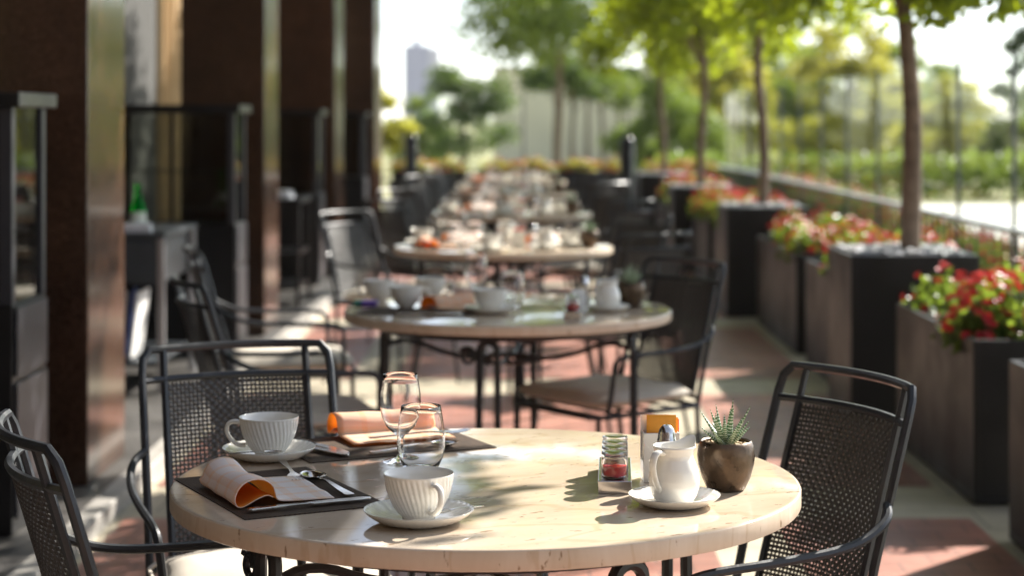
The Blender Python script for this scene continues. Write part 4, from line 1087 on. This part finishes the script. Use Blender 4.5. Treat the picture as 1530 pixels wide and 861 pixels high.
for k, px in enumerate((830, 855, 878, 900, 926)):
    y = 38+2.5*k; thin.put(((px-775)*y/F, y, GZ), k*1.1, 'thin clipped tree before the beige wall, ' + ordn[k] + ' of its row', 'row of clipped trees')
parks = [('g', 1000, 40, .60), ('y', 1085, 46, .66), ('g', 1165, 50, .72), ('y', 1275, 44, .70), ('g', 1340, 52, .68), ('d', 1120, 66, .95), ('g', 1395, 60, .60), ('y', 1425, 45, .46), ('g', 1465, 66, .34), ('g', 1225, 58, .72), ('g', 1515, 41, .42), ('y', 1040, 58, .62)]
pl = ['bright green park tree behind the far planters', 'yellow green park tree behind the glass, beside the bright green one', 'tall green park tree in the middle of the glass screens', 'yellowing park tree right behind the first planter tree trunk', 'green park tree just beyond the thickest slim trunk', 'dark park tree looming behind the others', 'green park tree before the pale far building', 'small yellowing tree beside the open sky', 'rounded small park tree below the pale building', 'mid green park tree between the tall green and the yellowing one', 'low green tree in front of the dark cypress', 'deep yellowish tree behind the bright green one']
for i, ((p, px, y, s_), l) in enumerate(zip(parks, pl)): T_({'g': bigg, 'y': bigy, 'd': bigd}[p], (px-775)*y/F, y, s_*1.18, i*.9, l)
cyp = Proto(make_tree('cypress_tree', 48, .3, 3.6, .75, 3.2, 34, 7000, .13, .14, 'leaf_dark', .05, 4))
cyp.put((11.9, 43, GZ), 0, 'tall dark cypress at the picture edge beyond the glass', None)
hp = MB(); rr = random.Random(66); leafcloud(hp, [Vector((rr.uniform(2.6, 22), rr.uniform(34, 35.2), GZ+rr.random()**.7*.80)) for _ in range(10000)], .16, rr, .55, .3, .4)
hd = hp.build('hedge', M['leaf_far'], smooth=0); tag(hd, 'long low green hedge behind the pale path', 'hedge')

# beige wall, tower, pale far building
bw = thing('beige_wall', 'plain beige rendered wall beyond the far end of the terrace', 'wall', (2.4, 62, GZ))
MB().b(-3.25, 4.5, 0, .5, 0, 3.15).build('face', M['beigewall'], bw, smooth=0, bevel=.02)
MB().b(-3.30, 4.55, -.05, .55, 3.152, 3.25).build('coping', M['concrete'], bw, smooth=0, bevel=.02)
tw_ = thing('office_tower', 'haze-tinted lavender grey office tower far behind the trees', 'tower', (-27.0, 520, GZ))
MB().b(-5.0, 2.2, 0, 8, 0, 22.5).build('slab', M['bluegrey'], tw_, smooth=0); MB().b(2.3, 5.0, -.6, 7.5, 0, 21.6).build('stair_core', M['towerpale'], tw_, smooth=0)
MB().b(-2.5, -.5, 2, 4, 22.5, 24.5).build('roof_plant', M['bluegrey'], tw_, smooth=0)
for k in range(10): MB().b(-4.8, 2.0, -.08, -.01, 1.2+2.1*k, 2.1+2.1*k).build('window', M['darkglass'] if False else M['bluegrey'], tw_, smooth=0)
fb = thing('pale_building', 'pale blue grey low building far away under the open sky', 'building', (74, 310, GZ))
MB().b(-6, 3.5, 0, 6, 0, 4.6).build('wall', M['towerpale'], fb, smooth=0); MB().b(-4.5, -2, 0, 4, 4.6, 6.4).build('roof', M['bluegrey'], fb, smooth=0)
for k in range(4): MB().b(-5.4+2.2*k, -4.2+2.2*k, -.06, -.005, 2.2, 3.6).build('window', M['bluegrey'], fb, smooth=0)

# unseen wing added behind the viewer to darken surfaces facing the camera
wg = thing('added_wing', 'unseen brown stone wing added behind the viewer to darken front faces', 'building', (0, -5.5, GZ))
MB().b(-6, 6, -.4, 0, 0, 6.2).build('wall', M['roofedge'], wg, smooth=0)
for k in range(4): MB().b(-4.6+2.6*k, -3.2+2.6*k, .003, .05, .2, 2.6).build('window', M['cabinet'], wg, smooth=0)

hz = MB().b(-75, 150, -14, 640, -1.7, 34).build('haze', None, smooth=0)
hz.data.materials.clear(); m, nt, out = new_mat('morning_air')
pv_ = N(nt, 'ShaderNodeVolumePrincipled', Density=.0002, Anisotropy=.35); pv_.inputs['Color'].default_value = (.92, .95, 1, 1)
nt.links.new(pv_.outputs[0], out.inputs['Volume']); hz.data.materials.append(m); hz['kind'] = 'stuff'
